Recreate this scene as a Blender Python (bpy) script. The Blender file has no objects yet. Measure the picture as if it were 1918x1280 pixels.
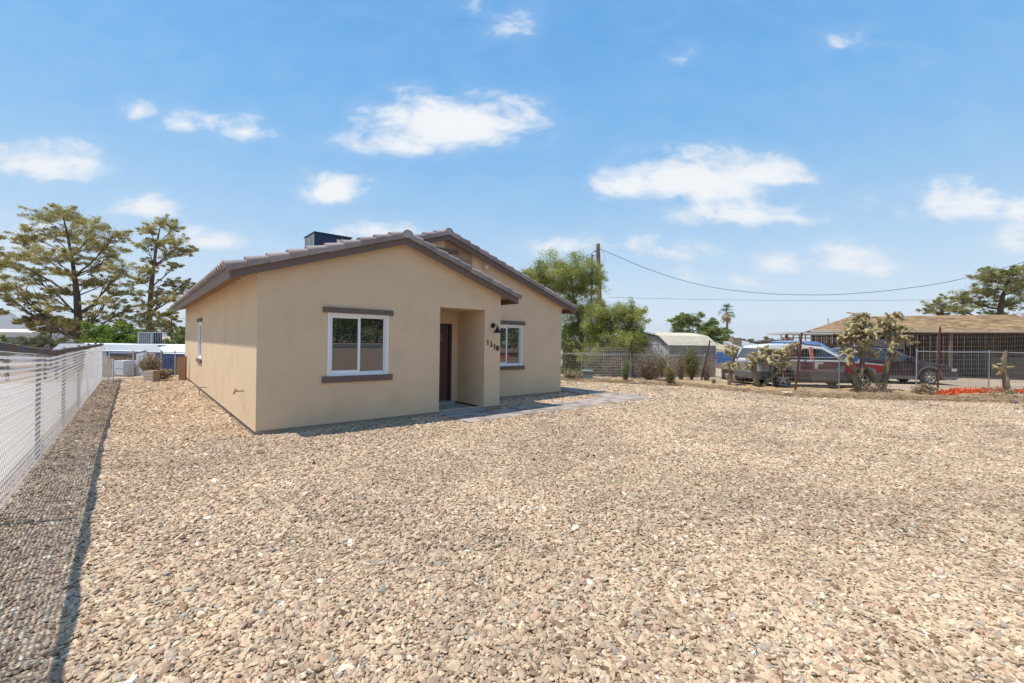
import bpy, bmesh, math, random
import numpy as np
from mathutils import Vector, Matrix, Quaternion
from mathutils import noise as mnoise
R = random.Random(1310)
SC = bpy.context.scene
COL = SC.collection
# ---------------------------------------------------------------- camera
F_PX, ROLL, EYE = 820.19, 0.0146, 1.65
cam_data = bpy.data.cameras.new("camera")
cam_data.sensor_width = 36.0
cam_data.lens = 36.0 * F_PX / 1918.0
cam_data.clip_start = 0.05
cam_data.clip_end = 20000.0
cam = bpy.data.objects.new("camera", cam_data)
COL.objects.link(cam)
_c, _s = math.cos(ROLL), math.sin(ROLL)
cam.matrix_world = Matrix(((_c, -_s, 0, 0), (0, 0, -1, 0), (_s, _c, 0, EYE), (0, 0, 0, 1)))
SC.camera = cam
# ---------------------------------------------------------------- places
ANG = 0.7099                       # the house stands turned by this angle
CA, SA = math.cos(ANG), math.sin(ANG)
HX, HY = -4.275, 7.335             # its near corner
HF = Matrix.Translation((HX, HY, 0)) @ Matrix.Rotation(ANG, 4, 'Z')
def ray(px, py):
    a, b = (px - 959) / F_PX, (640 - py) / F_PX
    return Vector((_c * a - _s * b, 1.0, _s * a + _c * b))
def at(px, py, Y):
    return Vector((0, 0, EYE)) + ray(px, py) * Y
def gr(px, py, z=0.0):
    d = ray(px, py)
    return Vector((0, 0, EYE)) + d * ((z - EYE) / d.z)
def W(u, v, z=0.0):
    return HF @ Vector((u, v, z))
def UV(x, y):
    dx, dy = x - HX, y - HY
    return dx * CA + dy * SA, -dx * SA + dy * CA
def sstep(a, b, t):
    t = min(1.0, max(0.0, (t - a) / (b - a)))
    return t * t * (3 - 2 * t)
def hgt(x, y):
    """height of the land: level yard, lower lots behind on the left, street a little higher in front"""
    u, v = UV(x, y)
    h = -1.8 * sstep(15.0, 25.0, v) * (1 - sstep(-9.0, 1.0, x))
    h += 1.1 * sstep(14.0, 42.0, -v)
    return h
# ---------------------------------------------------------------- world, sun, exposure
SUN_U, SUN_V = 0.39, -0.16         # shadow shift per metre of height, in the house's frame
trav = Vector((SUN_U * CA - SUN_V * SA, SUN_U * SA + SUN_V * CA, -1.0)).normalized()
tosun = -trav
SUN_EL = math.asin(tosun.z)
SUN_AZ = math.atan2(tosun.x, tosun.y)
sun_data = bpy.data.lights.new("sun", 'SUN')
sun_data.energy = 4.3
sun_data.angle = math.radians(0.53)
sun_data.color = (1.0, 0.955, 0.88)
sun = bpy.data.objects.new("sun", sun_data)
sun.rotation_euler = trav.to_track_quat('-Z', 'Y').to_euler()
sun.location = (0, 0, 30)
COL.objects.link(sun)
SC.view_settings.view_transform = 'Standard'
SC.view_settings.look = 'None'
SC.view_settings.exposure = 0.30
SC.view_settings.gamma = 1.0
SC.view_settings.use_curve_mapping = False
SKY_STRENGTH = 0.15
world = bpy.data.worlds.new("World")
SC.world = world
world.use_nodes = True
wn, wl = world.node_tree.nodes, world.node_tree.links
wn.clear()
def wnode(t, **k):
    n = wn.new(t)
    for a, b in k.items():
        setattr(n, a, b)
    return n
def wmath(op, a, b=None, c=None, clamp=False):
    n = wn.new('ShaderNodeMath'); n.operation = op; n.use_clamp = clamp
    for i, x in enumerate((a, b, c)):
        if x is None: continue
        if isinstance(x, (int, float)): n.inputs[i].default_value = x
        else: wl.new(x, n.inputs[i])
    return n.outputs[0]
sky = wnode('ShaderNodeTexSky', sky_type='NISHITA', sun_disc=False)
sky.sun_elevation = SUN_EL
sky.sun_rotation = SUN_AZ
sky.altitude = 800
sky.air_density = 1.25
sky.dust_density = 0.9
sky.ozone_density = 2.2
hs = wnode('ShaderNodeHueSaturation')
hs.inputs['Saturation'].default_value = 1.0
hs.inputs['Value'].default_value = 1.0
wl.new(sky.outputs[0], hs.inputs['Color'])
SKYRAMP = [(0.0, (.76, .86, .95)), (.07, (.70, .81, .92)), (.20, (.42, .645, .88)), (.36, (.20, .505, .87)), (.55, (.11, .415, .86)), (1.0, (.075, .28, .70))]
tc = wnode('ShaderNodeTexCoord')
sep = wnode('ShaderNodeSeparateXYZ')
wl.new(tc.outputs['Generated'], sep.inputs[0])
ramp = wnode('ShaderNodeValToRGB'); ramp.color_ramp.interpolation = 'B_SPLINE'
while len(ramp.color_ramp.elements) > 1: ramp.color_ramp.elements.remove(ramp.color_ramp.elements[0])
for i, (q, c) in enumerate(SKYRAMP):
    e = ramp.color_ramp.elements[0] if i == 0 else ramp.color_ramp.elements.new(q)
    e.position = q; e.color = tuple(c) + (1,)
wl.new(sep.outputs[2], ramp.inputs[0])
rs = wnode('ShaderNodeVectorMath', operation='SCALE'); rs.inputs['Scale'].default_value = 1 / .185
wl.new(ramp.outputs[0], rs.inputs[0])
skymix = wnode('ShaderNodeMix', data_type='RGBA'); skymix.inputs['Factor'].default_value = .85
wl.new(hs.outputs[0], skymix.inputs['A']); wl.new(rs.outputs[0], skymix.inputs['B'])
ay = wmath('MAXIMUM', wmath('ABSOLUTE', sep.outputs[1]), 0.08)
gx = wmath('DIVIDE', sep.outputs[0], ay)
gz = wmath('DIVIDE', sep.outputs[2], ay)
cmb = wnode('ShaderNodeCombineXYZ')
wl.new(gx, cmb.inputs[0]); wl.new(wmath('MULTIPLY', gz, 1.9), cmb.inputs[1]); wl.new(sep.outputs[1], cmb.inputs[2])
n1 = wnode('ShaderNodeTexNoise'); n1.inputs['Scale'].default_value = 9.0; n1.inputs['Detail'].default_value = 10; n1.inputs['Roughness'].default_value = 0.6
n1.inputs['Distortion'].default_value = 0.25
wl.new(cmb.outputs[0], n1.inputs['Vector'])
n2 = wnode('ShaderNodeTexNoise'); n2.inputs['Scale'].default_value = 2.1; n2.inputs['Detail'].default_value = 5; n2.inputs['Roughness'].default_value = 0.5
wl.new(cmb.outputs[0], n2.inputs['Vector'])
# clouds: centre x, y and half width, half height as seen from the yard, and strength
CLOUDS = [(845, 222, 200, 72, 1.0), (760, 262, 175, 42, 0.62), (940, 222, 130, 50, 0.75), (95, 302, 125, 52, 0.95), (20, 300, 90, 40, .7),
    (625, 345, 82, 46, 1.0), (265, 200, 60, 36, 0.62), (345, 222, 95, 34, 0.66), (455, 236, 75, 36, 0.62),
    (1310, 325, 200, 66, 1.05), (1175, 338, 85, 50, 0.9), (1440, 318, 110, 46, 0.92), (1290, 285, 90, 34, .7), (1400, 388, 190, 52, 0.66),
    (1800, 375, 140, 52, 1.0), (1905, 385, 80, 40, 0.8), (1590, 372, 120, 34, 0.34), (1450, 485, 62, 38, 0.86), (1575, 480, 90, 52, 0.72),
    (1640, 495, 90, 34, .5), (1905, 440, 80, 46, .7), (280, 384, 120, 36, 0.72), (400, 445, 140, 34, 0.68), (700, 425, 110, 34, 0.6),
    (950, 30, 75, 52, 0.42), (900, 5, 60, 40, .38), (1275, 98, 45, 34, 0.36), (1600, 68, 80, 32, 0.36), (1740, 108, 60, 20, .3),
    (30, 440, 110, 48, .6), (1060, 458, 110, 32, .55), (1260, 462, 130, 36, 0.5), (1285, 514, 42, 26, 0.6), (1390, 525, 80, 26, .26), (800, 470, 160, 30, .2)]
field = None
bot = None
for (cx, cy, rx, ry, am) in CLOUDS:
    d = ray(cx, cy + ry * .32)
    ex = wmath('DIVIDE', wmath('SUBTRACT', gx, d.x), 1.16 * rx / F_PX)
    ez = wmath('DIVIDE', wmath('SUBTRACT', gz, d.z), 1.5 * ry / F_PX)
    ez = wmath('MULTIPLY', wmath('MAXIMUM', ez, wmath('MULTIPLY', ez, -2.0)), 1.0)
    r2 = wmath('ADD', wmath('MULTIPLY', ex, ex), wmath('MULTIPLY', ez, ez))
    e = wmath('MULTIPLY', wmath('SUBTRACT', 1.0, wmath('SQRT', r2)), am)
    field = e if field is None else wmath('SMOOTH_MAX', field, e, 0.08)
# a few more clouds elsewhere on the dome, by noise alone
far = wmath('MULTIPLY', wmath('SUBTRACT', n2.outputs[0], 0.60), 1.6)
outside = wmath('GREATER_THAN', wmath('ABSOLUTE', gx), 1.35)
field = wmath('MAXIMUM', field, wmath('SUBTRACT', wmath('MULTIPLY', far, outside), 0.0))
nn = wmath('ADD', wmath('MULTIPLY', wmath('SUBTRACT', n1.outputs[0], 0.5), 2.7), wmath('MULTIPLY', wmath('SUBTRACT', n2.outputs[0], 0.5), 0.5))
gate = wmath('MULTIPLY', field, 6.0, clamp=True)
dens = wmath('MULTIPLY', wmath('ADD', wmath('MULTIPLY', field, 1.75), wmath('SUBTRACT', nn, 0.14)), 1.35)
dens = wmath('MULTIPLY', wmath('MAXIMUM', dens, 0.0), gate)
mr = wnode('ShaderNodeMapRange', interpolation_type='SMOOTHSTEP')
wl.new(dens, mr.inputs['Value'])
mr.inputs['From Max'].default_value = 1.55
soft = wmath('MULTIPLY', wmath('MULTIPLY', wmath('ADD', field, 0.16), 1.25, clamp=True), wmath('MULTIPLY_ADD', n1.outputs[0], 1.7, -.42, clamp=True))
cm = wmath('MAXIMUM', wmath('MULTIPLY', mr.outputs[0], 0.94), wmath('MULTIPLY', soft, .62))
up = wmath('MULTIPLY', sep.outputs[2], 40.0, clamp=True)
cm = wmath('MULTIPLY', cm, up)
ccol = wnode('ShaderNodeMix', data_type='RGBA')
ccol.inputs['A'].default_value = (4.3, 4.65, 5.0, 1)
ccol.inputs['B'].default_value = (5.2, 5.25, 5.3, 1)
wl.new(wmath('MULTIPLY_ADD', dens, 0.55, wmath('MULTIPLY', wmath('SUBTRACT', n2.outputs[0], .5), 1.6), clamp=True), ccol.inputs['Factor'])
mixc = wnode('ShaderNodeMix', data_type='RGBA')
wl.new(cm, mixc.inputs['Factor'])
wl.new(skymix.outputs['Result'], mixc.inputs['A'])
wl.new(ccol.outputs['Result'], mixc.inputs['B'])
bg = wnode('ShaderNodeBackground')
bg.inputs['Strength'].default_value = SKY_STRENGTH
wl.new(mixc.outputs['Result'], bg.inputs['Color'])
wo = wnode('ShaderNodeOutputWorld')
wl.new(bg.outputs[0], wo.inputs['Surface'])
world.cycles.sampling_method = 'MANUAL'
world.cycles.sample_map_resolution = 1024
SC.cycles.max_bounces = 6
SC.cycles.transparent_max_bounces = 12
SC.cycles.use_denoising = False if False else SC.cycles.use_denoising
# ---------------------------------------------------------------- materials
MATS = {}
def mat(name, col, rough=0.8, metal=0.0, var=0.0, vscale=3.0, bump=0.0, bscale=60.0, col2=None, v2=0.5, spec=0.5, island=0.0,
        objvar=0.0, transl=0.0, ior=None, detail=4.0, emit=None, dirt=None, stretch=None):
    """one procedural material: base colour, broad variation, fine relief"""
    if name in MATS: return MATS[name]
    m = bpy.data.materials.new(name); m.use_nodes = True
    nt = m.node_tree; N, L = nt.nodes, nt.links
    p = N['Principled BSDF']; out = N['Material Output']
    p.inputs['Roughness'].default_value = rough
    p.inputs['Metallic'].default_value = metal
    p.inputs['Specular IOR Level'].default_value = spec
    if ior: p.inputs['IOR'].default_value = ior
    p.inputs['Base Color'].default_value = (*col, 1)
    t = N.new('ShaderNodeTexCoord'); vec = t.outputs['Object']
    if stretch:
        mp = N.new('ShaderNodeMapping'); mp.inputs['Scale'].default_value = stretch
        L.new(vec, mp.inputs['Vector']); vec = mp.outputs[0]
    cur = None
    def rgb(c):
        n = N.new('ShaderNodeRGB'); n.outputs[0].default_value = (*c, 1); return n.outputs[0]
    if var or col2 or island or objvar or dirt:
        cur = rgb(col)
        if col2:
            nz = N.new('ShaderNodeTexNoise'); nz.inputs['Scale'].default_value = vscale; nz.inputs['Detail'].default_value = detail
            L.new(vec, nz.inputs['Vector'])
            cr = N.new('ShaderNodeMapRange'); cr.inputs['From Min'].default_value = v2 - 0.13; cr.inputs['From Max'].default_value = v2 + 0.13
            L.new(nz.outputs[0], cr.inputs['Value'])
            mx = N.new('ShaderNodeMix'); mx.data_type = 'RGBA'
            L.new(cr.outputs[0], mx.inputs['Factor']); L.new(cur, mx.inputs['A']); mx.inputs['B'].default_value = (*col2, 1)
            cur = mx.outputs['Result']
        if var or island or objvar:
            val = None
            def addv(sock, amt):
                nonlocal val
                a = N.new('ShaderNodeMath'); a.operation = 'MULTIPLY_ADD'
                L.new(sock, a.inputs[0]); a.inputs[1].default_value = 2 * amt; a.inputs[2].default_value = -amt
                if val is None:
                    b = N.new('ShaderNodeMath'); b.operation = 'ADD'; b.inputs[0].default_value = 1.0
                    L.new(a.outputs[0], b.inputs[1]); val = b.outputs[0]
                else:
                    b = N.new('ShaderNodeMath'); b.operation = 'ADD'
                    L.new(val, b.inputs[0]); L.new(a.outputs[0], b.inputs[1]); val = b.outputs[0]
            if var:
                nz = N.new('ShaderNodeTexNoise'); nz.inputs['Scale'].default_value = vscale * 1.7; nz.inputs['Detail'].default_value = 6
                nz.inputs['Roughness'].default_value = 0.62
                L.new(vec, nz.inputs['Vector']); addv(nz.outputs[0], var)
            if island:
                g = N.new('ShaderNodeNewGeometry'); addv(g.outputs['Random Per Island'], island)
            if objvar:
                oi = N.new('ShaderNodeObjectInfo'); addv(oi.outputs['Random'], objvar)
            h = N.new('ShaderNodeHueSaturation'); L.new(val, h.inputs['Value']); L.new(cur, h.inputs['Color'])
            cur = h.outputs[0]
        if dirt:
            dc, dscale, damt = dirt
            nz = N.new('ShaderNodeTexNoise'); nz.inputs['Scale'].default_value = dscale; nz.inputs['Detail'].default_value = 8
            nz.inputs['Roughness'].default_value = 0.7
            L.new(t.outputs['Object'], nz.inputs['Vector'])
            cr = N.new('ShaderNodeMapRange'); cr.inputs['From Min'].default_value = 0.5; cr.inputs['From Max'].default_value = 0.75
            cr.inputs['To Max'].default_value = damt
            L.new(nz.outputs[0], cr.inputs['Value'])
            mx = N.new('ShaderNodeMix'); mx.data_type = 'RGBA'
            L.new(cr.outputs[0], mx.inputs['Factor']); L.new(cur, mx.inputs['A']); mx.inputs['B'].default_value = (*dc, 1)
            cur = mx.outputs['Result']
        L.new(cur, p.inputs['Base Color'])
    if bump:
        nz = N.new('ShaderNodeTexNoise'); nz.inputs['Scale'].default_value = bscale; nz.inputs['Detail'].default_value = 5
        nz.inputs['Roughness'].default_value = 0.65
        L.new(vec, nz.inputs['Vector'])
        b = N.new('ShaderNodeBump'); b.inputs['Strength'].default_value = 1.0; b.inputs['Distance'].default_value = bump
        L.new(nz.outputs[0], b.inputs['Height']); L.new(b.outputs[0], p.inputs['Normal'])
    if transl:
        tr = N.new('ShaderNodeBsdfTranslucent'); ms = N.new('ShaderNodeMixShader'); ms.inputs[0].default_value = transl
        if cur is not None: L.new(cur, tr.inputs['Color'])
        else: tr.inputs['Color'].default_value = (*col, 1)
        L.new(p.outputs[0], ms.inputs[1]); L.new(tr.outputs[0], ms.inputs[2]); L.new(ms.outputs[0], out.inputs['Surface'])
    MATS[name] = m
    return m
stucco = mat('sand_stucco', (.71, .53, .35), .93, var=.07, vscale=.9, bump=.012, bscale=55, spec=.15, dirt=((.55, .41, .28), 1.3, .55))
stem_c = mat('painted_concrete', (.42, .345, .265), .9, var=.12, vscale=4, bump=.004, bscale=50, spec=.2, dirt=((.28, .22, .16), 4, .6))
trim_m = mat('brown_trim_paint', (.155, .112, .09), .7, var=.10, vscale=5, bump=.002, bscale=90, spec=.3)
soffit_m = mat('soffit_boards', (.50, .36, .22), .8, var=.08, vscale=4, spec=.2)
tile_m = mat('concrete_roof_tile', (.30, .235, .215), .8, var=.25, vscale=6, bump=.004, bscale=60, objvar=.22, spec=.35, dirt=((.42, .37, .34), 5, .35))
vinyl = mat('white_vinyl', (.80, .80, .80), .35, spec=.5)
door_m = mat('brown_door_paint', (.11, .058, .045), .38, var=.05, spec=.5)
black_m = mat('black_metal', (.012, .012, .013), .4, metal=.3)
glass_m = mat('window_glass', (.012, .016, .018), .015, ior=3.4, spec=.5)
conc_m = mat('grey_concrete', (.36, .35, .33), .85, var=.10, vscale=3, bump=.003, bscale=40, spec=.3)
paver_m = mat('grey_paver', (.335, .285, .24), .95, var=.12, vscale=9, bump=.003, bscale=70, objvar=.30, spec=.08, dirt=((.40, .33, .25), 3, .5))
navy_m = mat('navy_sheet_metal', (.013, .028, .07), .38, metal=.2, var=.05)
galv_m = mat('galvanised_steel', (.50, .51, .52), .42, metal=.75, var=.10, vscale=8)
rust_m = mat('rusty_steel', (.17, .055, .032), .85, var=.25, vscale=14, bump=.002, bscale=80, col2=(.09, .035, .025))
paper_m = mat('white_paper', (.75, .74, .72), .8)
card_m = mat('cardboard', (.50, .36, .20), .85)
# ---------------------------------------------------------------- mesh building
class MB:
    def __init__(s, M=None):
        s.v, s.f, s.M = [], [], M or Matrix.Identity(4)
    def add(s, vs, fs):
        k = len(s.v); s.v += [tuple(v) for v in vs]; s.f += [tuple(k + i for i in f) for f in fs]
    def box(s, x0, x1, y0, y1, z0, z1, T=None):
        vs = [Vector((x, y, z)) for x in (x0, x1) for y in (y0, y1) for z in (z0, z1)]
        if T is not None: vs = [T @ v for v in vs]
        s.add(vs, [(0, 1, 3, 2), (4, 6, 7, 5), (0, 4, 5, 1), (2, 3, 7, 6), (0, 2, 6, 4), (1, 5, 7, 3)])
        return s
    def bar(s, a, b, w, h, up=Vector((0, 0, 1))):
        a, b = Vector(a), Vector(b); d = (b - a); L = d.length
        if L < 1e-6: return s
        x = d / L; y = up.cross(x)
        if y.length < 1e-4: y = Vector((1, 0, 0)).cross(x)
        y.normalize(); z = x.cross(y)
        T = Matrix((( x.x, y.x, z.x, a.x), (x.y, y.y, z.y, a.y), (x.z, y.z, z.z, a.z), (0, 0, 0, 1)))
        return s.box(0, L, -w / 2, w / 2, -h / 2, h / 2, T)
    def quad(s, *p):
        s.add(p, [tuple(range(len(p)))]); return s
    def prism(s, poly, fn, a, b):
        """poly: 2-D outline; fn(x, y, t) -> point; t runs from a to b"""
        n = len(poly)
        vs = [fn(x, y, a) for x, y in poly] + [fn(x, y, b) for x, y in poly]
        fs = [tuple(range(n))[::-1], tuple(range(n, 2 * n))] + [(i, (i + 1) % n, n + (i + 1) % n, n + i) for i in range(n)]
        s.add(vs, fs); return s
    def tube(s, pts, r, n=8, cap=True, flat=1.0):
        pts = [Vector(p) for p in pts]
        if isinstance(r, (int, float)): r = [r] * len(pts)
        k = len(s.v); up = None
        for i, p in enumerate(pts):
            d = (pts[min(i + 1, len(pts) - 1)] - pts[max(i - 1, 0)])
            if d.length < 1e-9: d = Vector((0, 0, 1))
            d.normalize()
            if up is None:
                up = d.orthogonal().normalized()
            else:
                up = up - d * up.dot(d)
                if up.length < 1e-6: up = d.orthogonal()
                up.normalize()
            q = d.cross(up)
            for j in range(n):
                a = 2 * math.pi * j / n
                s.v.append(tuple(p + (up * math.cos(a) * flat + q * math.sin(a)) * r[i]))
        for i in range(len(pts) - 1):
            for j in range(n):
                s.f.append((k + i * n + j, k + i * n + (j + 1) % n, k + (i + 1) * n + (j + 1) % n, k + (i + 1) * n + j))
        if cap:
            s.f.append(tuple(k + j for j in range(n))[::-1]); s.f.append(tuple(k + (len(pts) - 1) * n + j for j in range(n)))
        return s
    def lathe(s, prof, T=None, n=20):
        """prof: list of (r, h) turned round local z"""
        k = len(s.v); T = T or Matrix.Identity(4)
        for r, h in prof:
            for j in range(n):
                a = 2 * math.pi * j / n
                s.v.append(tuple(T @ Vector((r * math.cos(a), r * math.sin(a), h))))
        for i in range(len(prof) - 1):
            for j in range(n):
                s.f.append((k + i * n + j, k + i * n + (j + 1) % n, k + (i + 1) * n + (j + 1) % n, k + (i + 1) * n + j))
        return s
    def mesh(s, name, mt, smooth=False, inv=None):
        M = s.M if inv is None else inv @ s.M
        me = bpy.data.meshes.new(name)
        me.from_pydata([tuple(M @ Vector(v)) for v in s.v], [], s.f)
        if mt: me.materials.append(mt)
        bm = bmesh.new(); bm.from_mesh(me); bmesh.ops.recalc_face_normals(bm, faces=bm.faces); bm.to_mesh(me); bm.free()
        if smooth:
            me.shade_smooth()
            try: me.set_sharp_from_angle(angle=math.radians(40))
            except Exception: pass
        return me
    def part(s, name, mt, parent, smooth=False, kind=None):
        if not s.v: return None
        o = bpy.data.objects.new(name, s.mesh(name, mt, smooth, WM[parent].inverted()))
        COL.objects.link(o); o.parent = parent
        WM[o] = WM[parent].copy()
        if kind: o['kind'] = kind
        return o
    def top(s, name, mt, label=None, cat=None, group=None, kind=None, smooth=False, origin=None):
        if origin is None:
            P = [s.M @ Vector(v) for v in s.v]
            mn = Vector((min(p.x for p in P), min(p.y for p in P), min(p.z for p in P)))
            mx = Vector((max(p.x for p in P), max(p.y for p in P), max(p.z for p in P)))
            origin = Vector(((mn.x + mx.x) / 2, (mn.y + mx.y) / 2, mn.z))
        M = Matrix.Translation(origin)
        o = bpy.data.objects.new(name, s.mesh(name, mt, smooth, M.inverted()))
        o.matrix_world = M; WM[o] = M.copy()
        COL.objects.link(o); tag(o, label, cat, group, kind)
        return o
WM = {}
def tag(o, label=None, cat=None, group=None, kind=None):
    if label: o['label'] = label
    if cat: o['category'] = cat
    if group: o['group'] = group
    if kind: o['kind'] = kind
    return o
def thing(name, label, cat, M, group=None):
    o = bpy.data.objects.new(name, None); COL.objects.link(o)
    if isinstance(M, Vector): M = Matrix.Translation(M)
    o.matrix_world = M; o.empty_display_size = .2
    WM[o] = M.copy(); tag(o, label, cat, group)
    return o
def place(name, me, parent, M):
    """a piece sharing its mesh with alike pieces; M in world space"""
    o = bpy.data.objects.new(name, me); COL.objects.link(o); o.parent = parent
    o.matrix_local = WM[parent].inverted() @ M; WM[o] = M.copy()
    return o
def copy_tree(o, M=None):
    c = o.copy(); COL.objects.link(c); WM[c] = M.copy() if M is not None else WM[o].copy()
    if M is not None: c.matrix_world = M
    for ch in list(o.children):
        k = ch.copy(); COL.objects.link(k); k.parent = c; WM[k] = WM[c]
        for g in list(ch.children):
            q = g.copy(); COL.objects.link(q); q.parent = k; WM[q] = WM[c]
    return c
def np_mesh(name, V, Fq, mt):
    """fast mesh from numpy arrays: V (n,3), Fq (m,k) all faces of k corners"""
    me = bpy.data.meshes.new(name)
    n, (m, k) = len(V), Fq.shape
    me.vertices.add(n); me.vertices.foreach_set('co', V.astype(np.float32).ravel())
    me.loops.add(m * k); me.loops.foreach_set('vertex_index', Fq.astype(np.int32).ravel())
    me.polygons.add(m); me.polygons.foreach_set('loop_start', np.arange(0, m * k, k, dtype=np.int32))
    me.update(calc_edges=True); me.validate()
    if mt: me.materials.append(mt)
    return me
def ev(a, b, n): return [a + (b - a) * i / (n - 1) for i in range(n)]
# ================================================================ THE SETTING: land, gravel yard
land_m = mat('desert_dirt', (.47, .355, .245), .95, var=.16, vscale=.35, col2=(.40, .31, .22), bump=.03, bscale=9, spec=.1, detail=8)
def spaced(n, near, farr):
    k = math.log(farr / near) ; c = []
    t = np.linspace(0, 1, n)
    c = near * (np.exp(k * t) - 1) / 1.0
    c = c / c[-1] * farr
    return np.concatenate([-c[::-1][:-1], c])
gxs = np.concatenate([np.arange(-70, 70.1, 1.4)]); ring = np.array([90, 130, 200, 350, 700, 1500, 3500, 9000.])
gxs = np.concatenate([-ring[::-1], gxs, ring])
gys = gxs.copy()
XX, YY = np.meshgrid(gxs, gys)
ZZ = np.array([[hgt(x, y) for x in gxs] for y in gys])
V = np.stack([XX.ravel(), YY.ravel(), ZZ.ravel()], 1)
ny, nx = XX.shape
ii = np.arange((ny - 1) * (nx - 1)); r_, c_ = ii // (nx - 1), ii % (nx - 1)
a_ = r_ * nx + c_
Fq = np.stack([a_, a_ + 1, a_ + nx + 1, a_ + nx], 1)
o = bpy.data.objects.new('ground', np_mesh('ground', V, Fq, land_m)); COL.objects.link(o)
tag(o, kind='structure'); o.data.shade_smooth()
# outline of the gravel yard, in world x, y
E_EDGE = [(2.0, 18.9), (2.26, 18.4), (5.09, 17.35), (6.89, 16.5), (8.06, 14.95), (9.03, 13.75), (12.11, 13.38), (15.24, 13.05), (22.0, 12.6)]
def edge_y(x):
    if x < 2.0: return 99
    for (a, b), (c, d) in zip(E_EDGE, E_EDGE[1:]):
        if a <= x <= c: return b + (d - b) * (x - a) / (c - a)
    return 12.6
# gravel bed: base sheet
gravel_m = bpy.data.materials.new('gravel_bed'); gravel_m.use_nodes = True
N, L = gravel_m.node_tree.nodes, gravel_m.node_tree.links
p = N['Principled BSDF']; p.inputs['Roughness'].default_value = .95; p.inputs['Specular IOR Level'].default_value = .15
t = N.new('ShaderNodeTexCoord')
vo = N.new('ShaderNodeTexVoronoi'); vo.inputs['Scale'].default_value = 26
L.new(t.outputs['Object'], vo.inputs['Vector'])
cr = N.new('ShaderNodeValToRGB')
sp = N.new('ShaderNodeSeparateColor'); L.new(vo.outputs['Color'], sp.inputs[0]); L.new(sp.outputs[0], cr.inputs[0])
GCOLS = [(.0, (.25, .155, .095)), (.06, (.38, .265, .175)), (.22, (.52, .382, .245)), (.44, (.585, .435, .285)), (.62, (.565, .395, .265)), (.78, (.46, .36, .25)),
         (.83, (.68, .53, .36)), (.92, (.50, .31, .20)), (.955, (.37, .325, .255)), (.988, (.80, .70, .56))]
def fill(cr, cols, k=1.0):
    el = cr.color_ramp.elements; cr.color_ramp.interpolation = 'CONSTANT'
    while len(el) > 1: el.remove(el[0])
    el[0].position = cols[0][0]; el[0].color = tuple(c * k for c in cols[0][1]) + (1,)
    for q, c in cols[1:]:
        e = el.new(q); e.color = tuple(x * k for x in c) + (1,)
fill(cr, GCOLS, .45)  # stone palette darkened to imitate shade in the gaps between stones
bmp = N.new('ShaderNodeBump'); bmp.inputs['Distance'].default_value = .03; bmp.invert = True
L.new(vo.outputs['Distance'], bmp.inputs['Height']); L.new(bmp.outputs[0], p.inputs['Normal'])
L.new(cr.outputs[0], p.inputs['Base Color'])
def sheet(name, cells, z, mt, kind='structure', off=.004):
    vs = []; fs = []
    for poly in cells:
        k = len(vs); vs += [(x, y, (hgt(x, y) if z is None else z) + off) for x, y in poly]; fs.append(tuple(range(k, k + len(poly))))
    me = bpy.data.meshes.new(name); me.from_pydata(vs, [], fs); me.materials.append(mt)
    o = bpy.data.objects.new(name, me); COL.objects.link(o); tag(o, kind=kind); return o
def w2(u, v): q = W(u, v); return (q.x, q.y)
cells = []
poly = [w2(-2.42, -12), w2(-2.42, 14.35), w2(9.5, 14.35)] 
g_poly = [w2(-2.62, -12), w2(-2.62, 14.3), w2(9.0, 14.3)] + [E_EDGE[0]] + E_EDGE[1:] + [(22.0, -6.0), w2(14.0, -12.0)]
sheet('gravel_yard', [g_poly], 0.0, gravel_m)
# gravel behind the viewpoint, rising to the street
cells = []
for i in range(26):
    v0 = -12 - i * 1.1; v1 = v0 - 1.1
    for k in range(16):
        u0 = -14 + k * 3.0; u1 = u0 + 3.0
        cells.append([w2(u0, v0), w2(u1, v0), w2(u1, v1), w2(u0, v1)])
o = sheet('front_verge', cells, None, gravel_m, off=.05)
asph = mat('street_asphalt', (.085, .085, .088), .9, var=.1, vscale=1.2, bump=.004, bscale=60, spec=.2)
sheet('street', [[w2(-60 + 3 * k, -32 - j), w2(-57 + 3 * k, -32 - j), w2(-57 + 3 * k, -33 - j), w2(-60 + 3 * k, -33 - j)] for k in range(40) for j in range(7)], None, asph, off=.09)
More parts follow.
